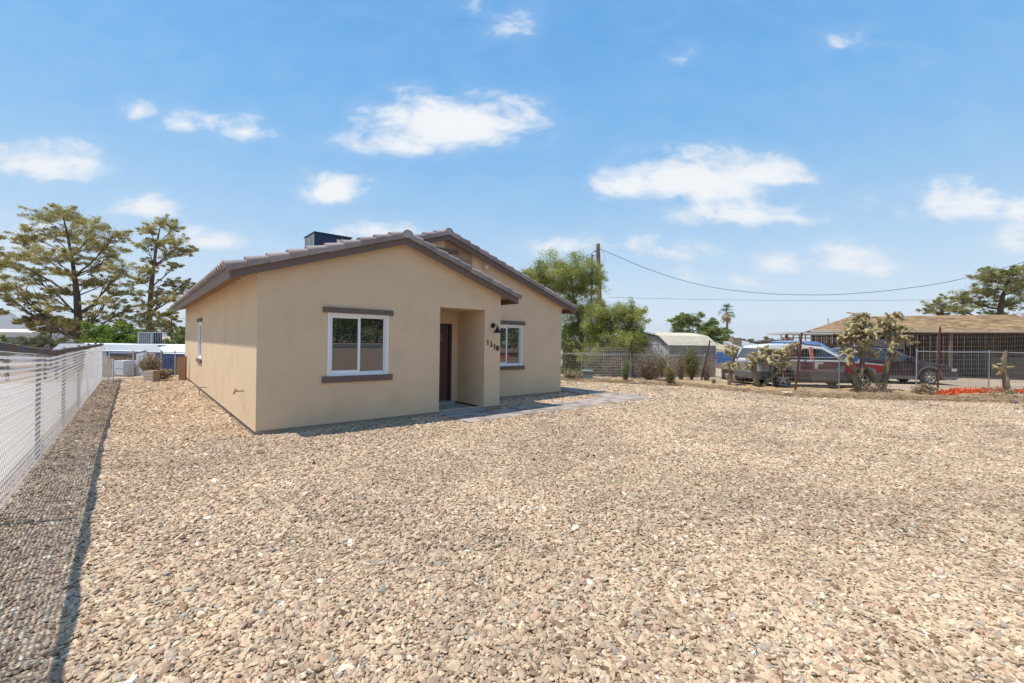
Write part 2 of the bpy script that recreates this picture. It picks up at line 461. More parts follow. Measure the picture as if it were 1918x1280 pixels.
# the gravel itself: loose stones lying on the bed
def in_poly(x, y, P):
    c = False; n = len(P)
    for i in range(n):
        (x1, y1), (x2, y2) = P[i], P[i - 1]
        if (y1 > y) != (y2 > y) and x < (x2 - x1) * (y - y1) / (y2 - y1) + x1: c = not c
    return c
def stone_points():
    rng = np.random.default_rng(7)
    out = []
    for (y0, y1, cell) in ((0.9, 3.4, .0152), (3.4, 6.0, .0175), (6.0, 9.0, .0225), (9.0, 13.0, .030), (13.0, 21.0, .040)):
        xs = np.arange(-1.22 * y1 - 1.2, min(1.22 * y1 + 1.2, 22), cell); ys = np.arange(y0, y1, cell)
        X, Y = np.meshgrid(xs, ys); X = X.ravel(); Y = Y.ravel()
        X = X + rng.uniform(-.5, .5, X.size) * cell; Y = Y + rng.uniform(-.5, .5, Y.size) * cell
        k = np.abs(X) < 1.22 * Y + 1.0
        X, Y = X[k], Y[k]
        u = (X - HX) * CA + (Y - HY) * SA; v = -(X - HX) * SA + (Y - HY) * CA
        k = (u > -2.58) & (v < 14.2) & (Y < 18.7)
        k &= ~((u > -.03) & (u < 5.28) & (v > -.03)) & ~((u > -.03) & (u < 8.8) & (v > 1.21))
        k &= ~((u > 3.52) & (u < 10.42) & (v > -1.14) & (v < -.22)) & ~((u > 9.22) & (u < 10.36) & (v > -1.1) & (v < 4.3)) & ~((u > 3.52) & (u < 5.3) & (v > -.2) & (v < .1))
        ex = np.interp(X, [-50, 1.99, 2.0] + [e[0] for e in E_EDGE[1:]], [30, 30, 18.9] + [e[1] for e in E_EDGE[1:]])
        ex = ex + np.array([.18 * mnoise.noise(Vector((x * 1.3, 3.1, 0))) for x in X]) + rng.normal(0, .06, X.size)
        k &= Y < ex
        X, Y = X[k], Y[k]
        s = np.full(X.size, 1.0) * (1.0 if cell < .0175 else 1.0 + (cell - .0175) * 42)
        out.append(np.stack([X, Y, s], 1))
    P = np.concatenate(out); return P, rng
P, rng = stone_points()
ns = len(P)
me = bpy.data.meshes.new('gravel_stones')
me.vertices.add(ns)
size = P[:, 2] * rng.lognormal(-0.02, .33, ns)
zz = rng.uniform(-.002, .016, ns)
me.vertices.foreach_set('co', np.stack([P[:, 0], P[:, 1], zz], 1).astype(np.float32).ravel())
for nm, ty, arr in (('sz', 'FLOAT', size), ('kind_i', 'INT', rng.integers(0, 8, ns))):
    at_ = me.attributes.new(nm, ty, 'POINT'); at_.data.foreach_set('value', arr.astype(np.int32 if ty == 'INT' else np.float32))
rot = np.stack([rng.normal(0, .30, ns), rng.normal(0, .30, ns), rng.uniform(0, 6.28, ns)], 1)
at_ = me.attributes.new('rot', 'FLOAT_VECTOR', 'POINT'); at_.data.foreach_set('vector', rot.astype(np.float32).ravel())
# colours are drawn in loose patches, so the yard varies softly from place to place
pn = np.array([mnoise.noise(Vector((x * .55, y * .55, 1.0))) * .5 + mnoise.noise(Vector((x * 2.1, y * 2.1, 7.0))) * .4 for x, y in P[:, :2]])
cv = np.clip(rng.uniform(0, 1, ns), 0, .9999)
at_ = me.attributes.new('tone', 'FLOAT', 'POINT'); at_.data.foreach_set('value', cv.astype(np.float32))
at_ = me.attributes.new('light', 'FLOAT', 'POINT'); at_.data.foreach_set('value', (.90 + pn * .36 + rng.normal(0, .08, ns)).astype(np.float32))
stones = bpy.data.objects.new('gravel_stones', me); COL.objects.link(stones); tag(stones, 'loose tan and grey river gravel covering the whole front yard', 'gravel', kind='stuff')
sm = bpy.data.materials.new('gravel_stone'); sm.use_nodes = True
N, L = sm.node_tree.nodes, sm.node_tree.links
p = N['Principled BSDF']; p.inputs['Roughness'].default_value = .8; p.inputs['Specular IOR Level'].default_value = .25
at1 = N.new('ShaderNodeAttribute'); at1.attribute_type = 'INSTANCER'; at1.attribute_name = 'tone'
at2 = N.new('ShaderNodeAttribute'); at2.attribute_type = 'INSTANCER'; at2.attribute_name = 'light'
cr = N.new('ShaderNodeValToRGB'); fill(cr, GCOLS, 1.0); L.new(at1.outputs['Fac'], cr.inputs[0])
t = N.new('ShaderNodeTexCoord'); nz = N.new('ShaderNodeTexNoise'); nz.inputs['Scale'].default_value = 60; nz.inputs['Detail'].default_value = 3
L.new(t.outputs['Object'], nz.inputs['Vector'])
ma = N.new('ShaderNodeMath'); ma.operation = 'MULTIPLY_ADD'; L.new(nz.outputs[0], ma.inputs[0]); ma.inputs[1].default_value = .5; ma.inputs[2].default_value = .75
mm = N.new('ShaderNodeMath'); mm.operation = 'MULTIPLY'; L.new(ma.outputs[0], mm.inputs[0]); L.new(at2.outputs['Fac'], mm.inputs[1])
h = N.new('ShaderNodeHueSaturation'); L.new(cr.outputs[0], h.inputs['Color']); L.new(mm.outputs[0], h.inputs['Value'])
L.new(h.outputs[0], p.inputs['Base Color'])
ng = bpy.data.node_groups.new('scatter_stones', 'GeometryNodeTree')
ng.interface.new_socket('Geometry', in_out='INPUT', socket_type='NodeSocketGeometry')
ng.interface.new_socket('Geometry', in_out='OUTPUT', socket_type='NodeSocketGeometry')
g = ng.nodes; gl = ng.links
gi = g.new('NodeGroupInput'); go = g.new('NodeGroupOutput')
join = g.new('GeometryNodeJoinGeometry')
kinds = []
for i in range(8):
    ico = g.new('GeometryNodeMeshIcoSphere'); ico.inputs['Radius'].default_value = .0118; ico.inputs['Subdivisions'].default_value = 2 if i % 2 else 3
    nzv = g.new('ShaderNodeTexNoise'); nzv.noise_dimensions = '4D'; nzv.inputs['W'].default_value = i * 3.7; nzv.inputs['Scale'].default_value = 63; nzv.inputs['Detail'].default_value = 1.5
    sub = g.new('ShaderNodeVectorMath'); sub.operation = 'SUBTRACT'; sub.inputs[1].default_value = (.5, .5, .5)
    gl.new(nzv.outputs['Color'], sub.inputs[0])
    scl = g.new('ShaderNodeVectorMath'); scl.operation = 'SCALE'; scl.inputs['Scale'].default_value = .0195
    gl.new(sub.outputs[0], scl.inputs[0])
    setp = g.new('GeometryNodeSetPosition'); gl.new(ico.outputs['Mesh'], setp.inputs['Geometry']); gl.new(scl.outputs[0], setp.inputs['Offset'])
    tr = g.new('GeometryNodeTransform'); rr = random.Random(i)
    tr.inputs['Scale'].default_value = (1.12 + rr.random() * .35, .72 + rr.random() * .25, .42 + rr.random() * .22)
    gl.new(setp.outputs[0], tr.inputs['Geometry'])
    sms = g.new('GeometryNodeSetShadeSmooth'); sms.inputs['Shade Smooth'].default_value = True if i % 2 == 0 else False; gl.new(tr.outputs[0], sms.inputs['Geometry'])
    smt = g.new('GeometryNodeSetMaterial'); smt.inputs['Material'].default_value = sm; gl.new(sms.outputs[0], smt.inputs['Geometry'])
    g2i = g.new('GeometryNodeGeometryToInstance'); gl.new(smt.outputs[0], g2i.inputs[0]); kinds.append(g2i)
for k in kinds[::-1]: gl.new(k.outputs[0], join.inputs[0])
def nattr(nm, dt):
    a = g.new('GeometryNodeInputNamedAttribute'); a.data_type = dt; a.inputs['Name'].default_value = nm
    return a.outputs[0]
iop = g.new('GeometryNodeInstanceOnPoints'); iop.inputs['Pick Instance'].default_value = True
gl.new(gi.outputs[0], iop.inputs['Points']); gl.new(join.outputs[0], iop.inputs['Instance'])
gl.new(nattr('kind_i', 'INT'), iop.inputs['Instance Index']); gl.new(nattr('rot', 'FLOAT_VECTOR'), iop.inputs['Rotation']); gl.new(nattr('sz', 'FLOAT'), iop.inputs['Scale'])
gl.new(iop.outputs[0], go.inputs[0])
md = stones.modifiers.new('scatter', 'NODES'); md.node_group = ng
print('stones', ns)
# ================================================================ THE HOUSE
ZE, OV, RK = 2.5865, .42, .18       # eave board underside, eave overhang, rake overhang
BW, BV, HL = 5.255, 1.236, 14.0     # front block width, setback of the wing, house depth
MW = 8.777
M1, M2 = BW / 2, MW / 2
def zb(u, half, w):                  # underside of the rake board at u for a gable w wide
    return ZE + ((u + OV) if u <= half else (w - u + OV)) / 3
house = thing('stucco_house', 'tan stucco house with brown tiled gable roof in the middle of the gravel yard', 'house', HF.copy())
def H(): return MB(HF)
def wall_v(mb, v, th, u0, u1, z0, topf, holes, knots=()):
    """a wall in the plane v (front face), thickness th towards +v, with rectangular holes (ua, ub, za, zc)"""
    us = sorted(set([u0, u1] + [h[0] for h in holes] + [h[1] for h in holes] + list(knots)))
    zs = sorted(set([z0] + [h[2] for h in holes if h[2] > z0] + [h[3] for h in holes]))
    for a, b in zip(us, us[1:]):
        for i, za in enumerate(zs):
            last = i == len(zs) - 1
            m = (a + b) / 2
            if any(h[0] < m < h[1] and h[2] <= za + 1e-6 and za < h[3] - 1e-6 for h in holes): continue
            ta, tb = (topf(a), topf(b)) if last else (zs[i + 1], zs[i + 1])
            for vv in (v, v + th):
                mb.add([(a, vv, za), (b, vv, za), (b, vv, tb), (a, vv, ta)], [(0, 1, 2, 3)])
            if last: mb.add([(a, v, ta), (b, v, tb), (b, v + th, tb), (a, v + th, ta)], [(0, 1, 2, 3)])
    for (a, b, c, d) in holes:
        mb.add([(a, v, c), (a, v + th, c), (a, v + th, d), (a, v, d)], [(0, 1, 2, 3)])
        mb.add([(b, v, c), (b, v + th, c), (b, v + th, d), (b, v, d)], [(0, 1, 2, 3)])
        mb.add([(a, v, d), (b, v, d), (b, v + th, d), (a, v + th, d)], [(0, 1, 2, 3)])
        if c > z0: mb.add([(a, v, c), (b, v, c), (b, v + th, c), (a, v + th, c)], [(0, 1, 2, 3)])
    mb.add([(u0, v, z0), (u1, v, z0), (u1, v + th, z0), (u0, v + th, z0)], [(0, 1, 2, 3)])
ZS = .085
O1, O2, OZ = 3.54, 4.772, 2.389
WIN1 = (1.165, 2.32, .965, 2.125)
WIN2 = (5.95, 7.075, .955, 2.11)
RD = 1.15
m = H()
wall_v(m, 0, .14, 0, BW, ZS, lambda u: zb(u, M1, BW) + .13, [WIN1, (O1, O2, ZS, OZ)], (M1,))
# left side wall (faces -u), with its window
LW = (8.05, 9.0, .98, 2.10)
def wall_u(mb, u, th, v0, v1, z0, z1, holes):
    vs = sorted(set([v0, v1] + [h[0] for h in holes] + [h[1] for h in holes])); zs = sorted(set([z0, z1] + [h[2] for h in holes] + [h[3] for h in holes]))
    for a, b in zip(vs, vs[1:]):
        for c, d in zip(zs, zs[1:]):
            if any(h[0] < (a + b) / 2 < h[1] and h[2] < (c + d) / 2 < h[3] for h in holes): continue
            for uu in (u, u + th): mb.add([(uu, a, c), (uu, b, c), (uu, b, d), (uu, a, d)], [(0, 1, 2, 3)])
    for (a, b, c, d) in holes:
        for q in ([(u, a, c), (u + th, a, c), (u + th, a, d), (u, a, d)], [(u, b, c), (u + th, b, c), (u + th, b, d), (u, b, d)],
                  [(u, a, d), (u + th, a, d), (u + th, b, d), (u, b, d)], [(u, a, c), (u + th, a, c), (u + th, b, c), (u, b, c)]):
            mb.add(q, [(0, 1, 2, 3)])
    mb.add([(u, v0, z0), (u, v1, z0), (u + th, v1, z0), (u + th, v0, z0)], [(0, 1, 2, 3)])
wall_u(m, 0, .14, 0, HL, ZS, ZE + OV / 3 + .13, [LW])
wall_u(m, BW, -.14, 0, BV, ZS, ZE + OV / 3 + .13, [])
wall_u(m, MW, -.14, BV, HL, ZS, ZE + OV / 3 + .13, [])
wall_v(m, BV, .14, BW, MW, ZS, lambda u: zb(u, M2, MW) + .13, [WIN2], (M2,))
# the wing's gable above the front block
GW = (4.10, 4.62, 3.58, 3.865)
wall_v(m, BV, .14, 2.4, BW, 2.6, lambda u: zb(u, M2, MW) + .13, [GW], (M2,))
wall_v(m, HL - .14, .14, 0, MW, ZS, lambda u: zb(u, M2, MW) + .13, [], (M2,))
m.part('wall', stucco, house)
# porch recess
DU0, DU1, DZ0, DZ1 = 3.60, 4.515, .135, 2.055
m = H()
wall_v(m, RD, .12, O1 - .1, O2, ZS, lambda u: OZ, [(DU0 - .07, DU1 + .075, ZS, DZ1 + .02)])
m.box(O2, O2 + .12, .142, RD + .12, ZS, OZ)
m.box(O1 - .12, O1, .142, RD + .12, ZS, OZ)
m.box(O1 - .12, O2 + .12, .142, RD + .12, OZ, OZ + .08)
m.part('porch_recess', stucco, house)
# exposed slab edge under the stucco
m = H()
m.box(.022, BW - .022, .022, .12, -.05, ZS - .004); m.box(.022, .12, .12, HL - .03, -.05, ZS - .004)
m.box(BW - .12, BW - .022, .12, BV, -.05, ZS - .004); m.box(BW, MW - .022, BV + .022, BV + .12, -.05, ZS - .004); m.box(MW - .12, MW - .022, BV + .12, HL - .03, -.05, ZS - .004)
m.part('slab_edge', stem_c, house)
m = H()
m.box(-.012, O1 - .005, -.012, .02, ZS - .012, ZS - .002); m.box(-.012, .02, .02, HL, ZS - .012, ZS - .002); m.box(O2 + .003, BW + .012, -.012, .02, ZS - .012, ZS - .002); m.box(BW + .003, MW + .012, BV - .012, BV + .02, ZS - .012, ZS - .002)
m.part('weep_screed', stem_c, house)
m = H(); m.box(O1 - .0, O2 - .0, -.05, RD + .01, -.05, .05); m.box(DU0 - .06, DU1 + .06, .93, RD + .12, .05, DZ0 - .01)
m.part('porch_slab', conc_m, house)
# door
m = H(); d0 = RD + .05
m.box(DU0, DU1, d0, d0 + .045, DZ0, DZ1 - .03); door = m.part('door', door_m, house)
m = H()
for (a, b, c, d) in ((3.72, 3.97, .36, .86), (4.13, 4.39, .36, .86), (3.72, 3.97, 1.0, 1.55), (4.13, 4.39, 1.0, 1.55)):
    for k, (ins, t_) in enumerate(((0, .006), (.05, .016))):
        m.box(a + ins, b - ins, d0 - t_, d0 - .001, c + ins, d - ins)
    m.box(a, a + .018, d0 - .013, d0 - .001, c, d); m.box(b - .018, b, d0 - .013, d0 - .001, c, d)
m.part('raised_panel', door_m, door)
m = H(); pts = [(4.057 + .26 * math.cos(math.pi * i / 14), 1.66 + .22 * math.sin(math.pi * i / 14)) for i in range(15)]
m.prism(pts, lambda x, y, t: Vector((x, t, y)), d0 - .02, d0 - .002); m.part('fanlight', glass_m, door)
m = H(); m.tube([Vector((x, d0 - .022, y)) for x, y in pts], .016, 6); m.tube([Vector((3.797, d0 - .022, 1.66)), Vector((4.317, d0 - .022, 1.66))], .014, 6)
for i in (3, 5, 7, 9, 11): m.bar((4.057, d0 - .022, 1.66), (pts[i][0], d0 - .022, pts[i][1]), .012, .012, Vector((0, 1, 0)))
m.part('fanlight_frame', mat('fanlight_caming', (.30, .17, .13), .5), door)
m = H(); m.lathe([(0, -.075), (.02, -.075), (.03, -.06), (.03, -.04), (.012, -.03), (.012, 0)], Matrix.Translation((3.68, d0, 1.05)) @ Matrix.Rotation(-math.pi / 2, 4, 'X'), 12)
m.part('handle', galv_m, door, True)
m = H()
m.box(DU0 - .07, DU0 - .004, RD + .01, RD + .11, ZS, DZ1 + .02); m.box(DU1 + .004, DU1 + .075, RD - .012, RD + .11, ZS, DZ1 + .02); m.box(DU0 - .004, DU1 + .004, RD - .012, RD + .11, DZ1 - .028, DZ1 + .02)
m.part('door_frame', mat('dark_frame', (.045, .03, .028), .5), house)
# windows
def window(M_, w, z0, z1, meeting=.5, first='left'):
    """local x along the wall, y outwards is -, origin at left jamb"""
    f = .045
    m = MB(M_)
    m.box(0, w, .02, .09, z0, z0 + f); m.box(0, w, .02, .09, z1 - f, z1); m.box(0, f, .02, .09, z0 + f, z1 - f); m.box(w - f, w, .02, .09, z0 + f, z1 - f)
    m.box(-.018, w + .018, -.012, .02, z0 - .018, z0 + .018); m.box(-.018, w + .018, -.012, .02, z1 - .018, z1 + .018)
    m.box(-.018, .018, -.012, .02, z0 + .018, z1 - .018); m.box(w - .018, w + .018, -.012, .02, z0 + .018, z1 - .018)
    win = m.part('window', vinyl, house)
    c = w * meeting
    m = MB(M_); s = .035
    a, b = f - .004, c + .03
    m.box(a, b, .028, .058, z0 + f, z0 + f + s + .012); m.box(a, b, .028, .058, z1 - f - s, z1 - f); m.box(a, a + s, .028, .058, z0 + f + s, z1 - f - s); m.box(b - s - .012, b, .028, .058, z0 + f + s, z1 - f - s)
    m.part('sash', vinyl, win)
    m = MB(M_); a2 = c - .012
    m.box(a2, w - f, .062, .085, z0 + f, z0 + f + .018); m.box(a2, w - f, .062, .085, z1 - f - .018, z1 - f); m.box(w - f - .016, w - f, .062, .085, z0 + f, z1 - f); m.box(a2, a2 + .03, .062, .085, z0 + f, z1 - f)
    m.part('fixed_frame', vinyl, win)
    m = MB(M_); m.box(a + s, b - s - .012, .040, .046, z0 + f + s + .012, z1 - f - s); m.part('pane', glass_m, win)
    m = MB(M_); m.box(a2 + .03, w - f - .016, .070, .076, z0 + f + .018, z1 - f - .018); m.part('pane', glass_m, win)
    return win
window(HF @ Matrix.Translation((WIN1[0], 0, 0)), WIN1[1] - WIN1[0], WIN1[2], WIN1[3])
window(HF @ Matrix.Translation((WIN2[0], BV, 0)), WIN2[1] - WIN2[0], WIN2[2], WIN2[3])
window(HF @ Matrix.Translation((0, LW[1], 0)) @ Matrix.Rotation(-math.pi / 2, 4, 'Z'), LW[1] - LW[0], LW[2], LW[3])
dark_in = mat('dark_interior', (.02, .02, .02), .9)
# lintels and sills
def trimbar(a, b, v, z0, z1, nm, side=False):
    m = H()
    if side: m.box(-.045, .0, a, b, z0, z1)
    else: m.box(a, b, v - .045, v, z0, z1)
    bm_ = m
    o = bm_.part(nm, trim_m, house)
    md = o.modifiers.new('edge', 'BEVEL'); md.width = .006; md.segments = 2
trimbar(1.054, 2.424, 0, 2.137, 2.238, 'lintel'); trimbar(1.054, 2.424, 0, .838, .955, 'sill')
trimbar(5.82, 7.175, BV, 2.137, 2.238, 'lintel'); trimbar(5.82, 7.175, BV, .838, .948, 'sill')
trimbar(7.93, 9.12, 0, 2.125, 2.235, 'lintel', True); trimbar(7.93, 9.12, 0, .85, .965, 'sill', True)
trimbar(3.93, 4.80, BV, 3.885, 3.985, 'lintel')
m = H()
m.box(GW[0], GW[1], BV + .13, BV + .14, GW[2], GW[3])
for i in range(5): 
    z = GW[2] + .03 + i * .055
    m.add([(GW[0], BV + .03, z), (GW[1], BV + .03, z), (GW[1], BV + .10, z + .05), (GW[0], BV + .10, z + .05), (GW[0], BV + .03, z + .008), (GW[1], BV + .03, z + .008), (GW[1], BV + .10, z + .058), (GW[0], BV + .10, z + .058)],
          [(0, 1, 2, 3), (4, 5, 6, 7), (0, 1, 5, 4), (2, 3, 7, 6)])
m.part('gable_vent', trim_m, house)
# roof deck, fascia and rake boards, rafter tails
SL = 1 / 3; CS = 1 / math.sqrt(1 + SL * SL)
def deck(mb, ua, ub, v0, v1, za, zb_, t_=.05):
    """slab from (ua, za) to (ub, zb_) of its underside"""
    mb.add([(ua, v0, za), (ub, v0, zb_), (ub, v1, zb_), (ua, v1, za), (ua, v0, za + t_), (ub, v0, zb_ + t_), (ub, v1, zb_ + t_), (ua, v1, za + t_)],
           [(0, 3, 2, 1), (4, 5, 6, 7), (0, 1, 5, 4), (1, 2, 6, 5), (2, 3, 7, 6), (3, 0, 4, 7)])
BH = .145                               # visible height of the rake board
m = H(); D0 = ZE + .12
RK2 = BV - RK
top1 = D0 + (M1 + OV) * SL; top2 = D0 + (M2 + OV) * SL
deck(m, -OV + .03, M1, -RK + .03, HL + .1, D0 + .01, top1)
deck(m, M1, M2, RK2 + .03, HL + .1, top1, top2)
deck(m, BW + OV - .03, M1, -RK + .03, BV, D0 + .01, top1)
deck(m, MW + OV - .03, M2, RK2 + .03, HL + .1, D0 + .01, top2)
roof = m.part('roof', soffit_m, house)
m = H()
def rakeboard(ua, ub, v, za, zb_, hh=.20):
    m.add([(ua, v, za), (ub, v, zb_), (ub, v + .035, zb_), (ua, v + .035, za), (ua, v, za + hh), (ub, v, zb_ + hh), (ub, v + .035, zb_ + hh), (ua, v + .035, za + hh)],
          [(0, 3, 2, 1), (4, 5, 6, 7), (0, 1, 5, 4), (1, 2, 6, 5), (2, 3, 7, 6), (3, 0, 4, 7)])
P1 = ZE + (M1 + OV) * SL; P2 = ZE + (M2 + OV) * SL
rakeboard(-OV, M1, -RK, ZE, P1); rakeboard(BW + OV, M1, -RK + .001, ZE, P1)
rakeboard(M1 + .02, M2, RK2, P1 + .006, P2); rakeboard(MW + OV, M2, RK2 + .001, ZE, P2)
m.box(-OV, -OV + .035, -RK + .036, HL + .1, ZE + .004, ZE + .19)
m.box(MW + OV - .035, MW + OV, RK2 + .036, HL + .1, ZE + .004, ZE + .19)
m.box(BW + OV - .035, BW + OV, -RK + .036, BV, ZE + .004, ZE + .19)
m.part('fascia_board', trim_m, roof)
tm = H(); 
tm.add([(-OV + .036, -.02, ZE + .07), (.10, -.02, ZE + .07 + .17), (.10, .02, ZE + .17 + .07), (-OV + .036, .02, ZE + .07), (-OV + .036, -.02, D0 + .008), (.10, -.02, D0 + .008 + .17), (.10, .02, D0 + .17 + .008), (-OV + .036, .02, D0 + .008)],
       [(0, 3, 2, 1), (4, 5, 6, 7), (0, 1, 5, 4), (1, 2, 6, 5), (2, 3, 7, 6), (3, 0, 4, 7)])
tail_me = MB(); tail_me.v, tail_me.f = tm.v, tm.f
tail_me = tail_me.mesh('rafter_tail', soffit_m)
v = .45
while v < HL:
    place('rafter_tail', tail_me, roof, HF @ Matrix.Translation((0, v, 0))); v += .61
m = H(); m.box(5.60, 5.69, RK2 + .04, BV, 3.60, 3.70); m.part('outlooker', stucco, roof)
# ---- tiles
def rake_tile_mesh():
    sec = [(.036, -.022), (.038, .055)] + [(.038 - .10 + .10 * math.cos(a), .055 + .072 * math.sin(a)) for a in (0.4, 0.8, 1.2, 1.57, 2.0, 2.5)] + [(-.19, .03), (-.19, .01), (-.12, .035), (-.02, .04), (.016, .02), (.018, -.022)]
    mb = MB(); n = len(sec)
    for k, (s, sc) in enumerate(((-.20, 1.17), (-.184, 1.20), (.155, .80))):
        for (a, b) in sec:
            cx, cz = .0, .0
            mb.v.append((s, -(cx + (a - cx) * sc) , cz + (b - cz) * sc))
    for k in range(2):
        for i in range(n): mb.f.append((k * n + i, k * n + (i + 1) % n, (k + 1) * n + (i + 1) % n, (k + 1) * n + i))
    mb.f.append(tuple(range(n))); mb.f.append(tuple(range(2 * n, 3 * n)))
    return mb.mesh('rake_tile', tile_m, True)
rake_me = rake_tile_mesh()
rm = MB(); rm.v = [(x, -y, z) for x, y, z in [tuple(v.co) for v in rake_me.vertices]]; rm.f = [tuple(p_.vertices)[::-1] for p_ in rake_me.polygons]
rake_me_r = rm.mesh('rake_tile', tile_m, True)
def rake_tiles(ua, ub, v, za, nm='rake_tile', mesh=None):
    """tiles laid along the rake from the eave (ua) up to the ridge (ub)"""
    d = 1 if ub > ua else -1
    length = abs(ub - ua) / CS; n = max(1, round(length / .315)); st = length / n
    for i in range(n):
        s = (i + .5) * st + .02
        u = ua + d * s * CS; z = za + s * CS * SL
        x = Vector((d * CS, 0, CS * SL)); zc = Vector((-d * CS * SL, 0, CS)); y = Vector((0, 1, 0))
        B = Matrix(((x.x, y.x, zc.x, u), (x.y, y.y, zc.y, v), (x.z, y.z, zc.z, z), (0, 0, 0, 1)))
        jit = Matrix.Rotation(R.uniform(-.012, .012), 4, 'Z') @ Matrix.Translation((R.uniform(-.006, .006), R.uniform(-.004, .004), R.uniform(-.004, .004)))
        place(nm, mesh or rake_me, roof, HF @ B @ jit)
ZT = ZE + BH - .005
rake_tiles(-OV - .04, M1, -RK, ZT); rake_tiles(BW + OV + .04, M1, -RK, ZT)
rake_tiles(M1 + .22, M2, RK2, ZT + (M1 + .22 + OV) * SL); rake_tiles(MW + OV + .04, M2, RK2, ZT)
# curved field tiles: the eave course and ridge piece by piece, the hidden slopes joined
def barrel(len_, r0, r1, n=7, th=.016, up=1.0):
    mb = MB(); 
    for s, r in ((0, r0), (len_, r1)):
        for rr in (r, r - th):
            for i in range(n + 1):
                a = math.pi * i / n; mb.v.append((s, rr * math.cos(a), rr * math.sin(a) * up))
    k = n + 1
    for i in range(n):
        mb.f += [(i, i + 1, 2 * k + i + 1, 2 * k + i), (k + i, 3 * k + i, 3 * k + i + 1, k + i + 1), (i, k + i, k + i + 1, i + 1), (2 * k + i, 2 * k + i + 1, 3 * k + i + 1, 3 * k + i)]
    mb.f += [(0, 2 * k, 3 * k, k), (n, k + n, 3 * k + n, 2 * k + n)]
    return mb
eave_me = barrel(.42, .086, .070).mesh('eave_tile', tile_m, True)
pan = MB(); 
for s in (0, .42):
    for (y, z) in ((-.07, .02), (-.03, .0), (.03, 0), (.07, .02)): pan.v.append((s - .01, y, z - .02)); 
pan.f = [(0, 1, 5, 4), (1, 2, 6, 5), (2, 3, 7, 6)]
ZR = ZE + .185                          # deck top under the tiles at the eave line
n = 57
for i in range(n):
    v = .02 + i * .2465
    x = Vector((CS, 0, CS * SL)); zc = Vector((-CS * SL, 0, CS)); o0 = Vector((-OV - .085, v, ZR - .012))
    B = Matrix(((x.x, 0, zc.x, o0.x), (x.y, 1, zc.y, o0.y), (x.z, 0, zc.z, o0.z), (0, 0, 0, 1)))
    place('eave_tile', eave_me, roof, HF @ B @ Matrix.Rotation(R.uniform(-.02, .02), 4, 'Z'))
def field_tiles(ua, ub, v0, v1, za):
    """S-profiled courses between ua (eave) and ub (ridge)"""
    d = 1 if ub > ua else -1; length = abs(ub - ua) / CS; rows = max(1, int(length / .33)); st = length / rows
    vs = np.arange(v0, v1, .2465 / 8)
    prof = np.array([max(0.0, math.cos(2 * math.pi * (v - .02) / .2465)) ** .6 * .05 for v in vs])
    x = Vector((d * CS, 0, CS * SL)); zc = Vector((-d * CS * SL, 0, CS))
    V = []; Fq = []
    for r in range(rows):
        for (s, lift) in ((r * st, .018), (r * st + st, .0)):
            base = Vector((ua, 0, za)) + x * s
            for v, q in zip(vs, prof): V.append(tuple(HF @ (base + zc * (q + lift) + Vector((0, v, 0)))))
        k = 2 * r * len(vs)
        for i in range(len(vs) - 1): Fq.append((k + i, k + i + 1, k + len(vs) + i + 1, k + len(vs) + i))
    return V, Fq
Vs = []; Fs = []
for args in ((-OV + .30, M1, -RK + .18, HL + .1, ZR + .09), (M1, M2, RK2 + .18, HL + .1, ZR + (M1 + OV) * SL), (BW + OV - .04, M1, -RK + .18, BV, ZR), (MW + OV - .04, M2, RK2 + .18, HL + .1, ZR)):
    a, b = field_tiles(*args); k = len(Vs); Vs += a; Fs += [tuple(k + i for i in f) for f in b]
o = bpy.data.objects.new('field_tiles', np_mesh('field_tiles', np.array([tuple(WM[roof].inverted() @ Vector(v)) for v in Vs]), np.array(Fs), tile_m)); COL.objects.link(o); o.parent = roof; o['kind'] = 'stuff'; o.data.shade_smooth()
ridge_me = barrel(.40, .115, .10, 8, .02, .85).mesh('ridge_tile', tile_m, True)
for (u, z, v0, v1) in ((M1, ZR + (M1 + OV) * SL + .0, -RK - .05, RK2 - .1), (M2, ZR + (M2 + OV) * SL + .0, RK2 - .05, HL)):
    v = v0
    while v < v1:
        place('ridge_tile', ridge_me, roof, HF @ Matrix.Translation((u, v, z)) @ Matrix.Rotation(math.pi / 2, 4, 'Z') @ Matrix.Rotation(R.uniform(-.02, .02), 4, 'Y')); v += .34
# closed ends of the two ridges: mortar caps
m = H()
for (u, z, v) in ((M1, ZR + (M1 + OV) * SL, -RK - .04), (M2, ZR + (M2 + OV) * SL, RK2 - .04)):
    m.prism([(u + .105 * math.cos(math.pi * i / 10), z - .06 + .145 * math.sin(math.pi * i / 10)) for i in range(11)], lambda x, y, t: Vector((x, t, y)), v, v + .03)
m.part('ridge_end_mortar', mat('pale_mortar', (.40, .37, .36), .9), roof)
# hose bibs with their stand pipes
brass = mat('aged_brass', (.42, .28, .12), .4, metal=.7)
m = H()
m.tube([(-.0, 1.07, .66), (-.14, 1.07, .66)], .013, 8); m.tube([(-.14, 1.07, .67), (-.165, 1.07, .61)], .017, 8); m.lathe([(.03, -.004), (.03, .004), (0, .004)], HF.inverted() @ HF @ Matrix.Translation((-.13, 1.07, .70)), 10); m.tube([(-.13, 1.07, .66), (-.13, 1.07, .70)], .006, 6)
m.part('hose_bib', brass, house)
m = H(); m.tube([(0, 6.6, .24), (-.16, 6.6, .24), (-.17, 6.6, .22), (-.17, 6.6, .0)], .012, 8); m.part('drain_pipe', mat('copper_pipe', (.35, .25, .17), .5, metal=.5), house)
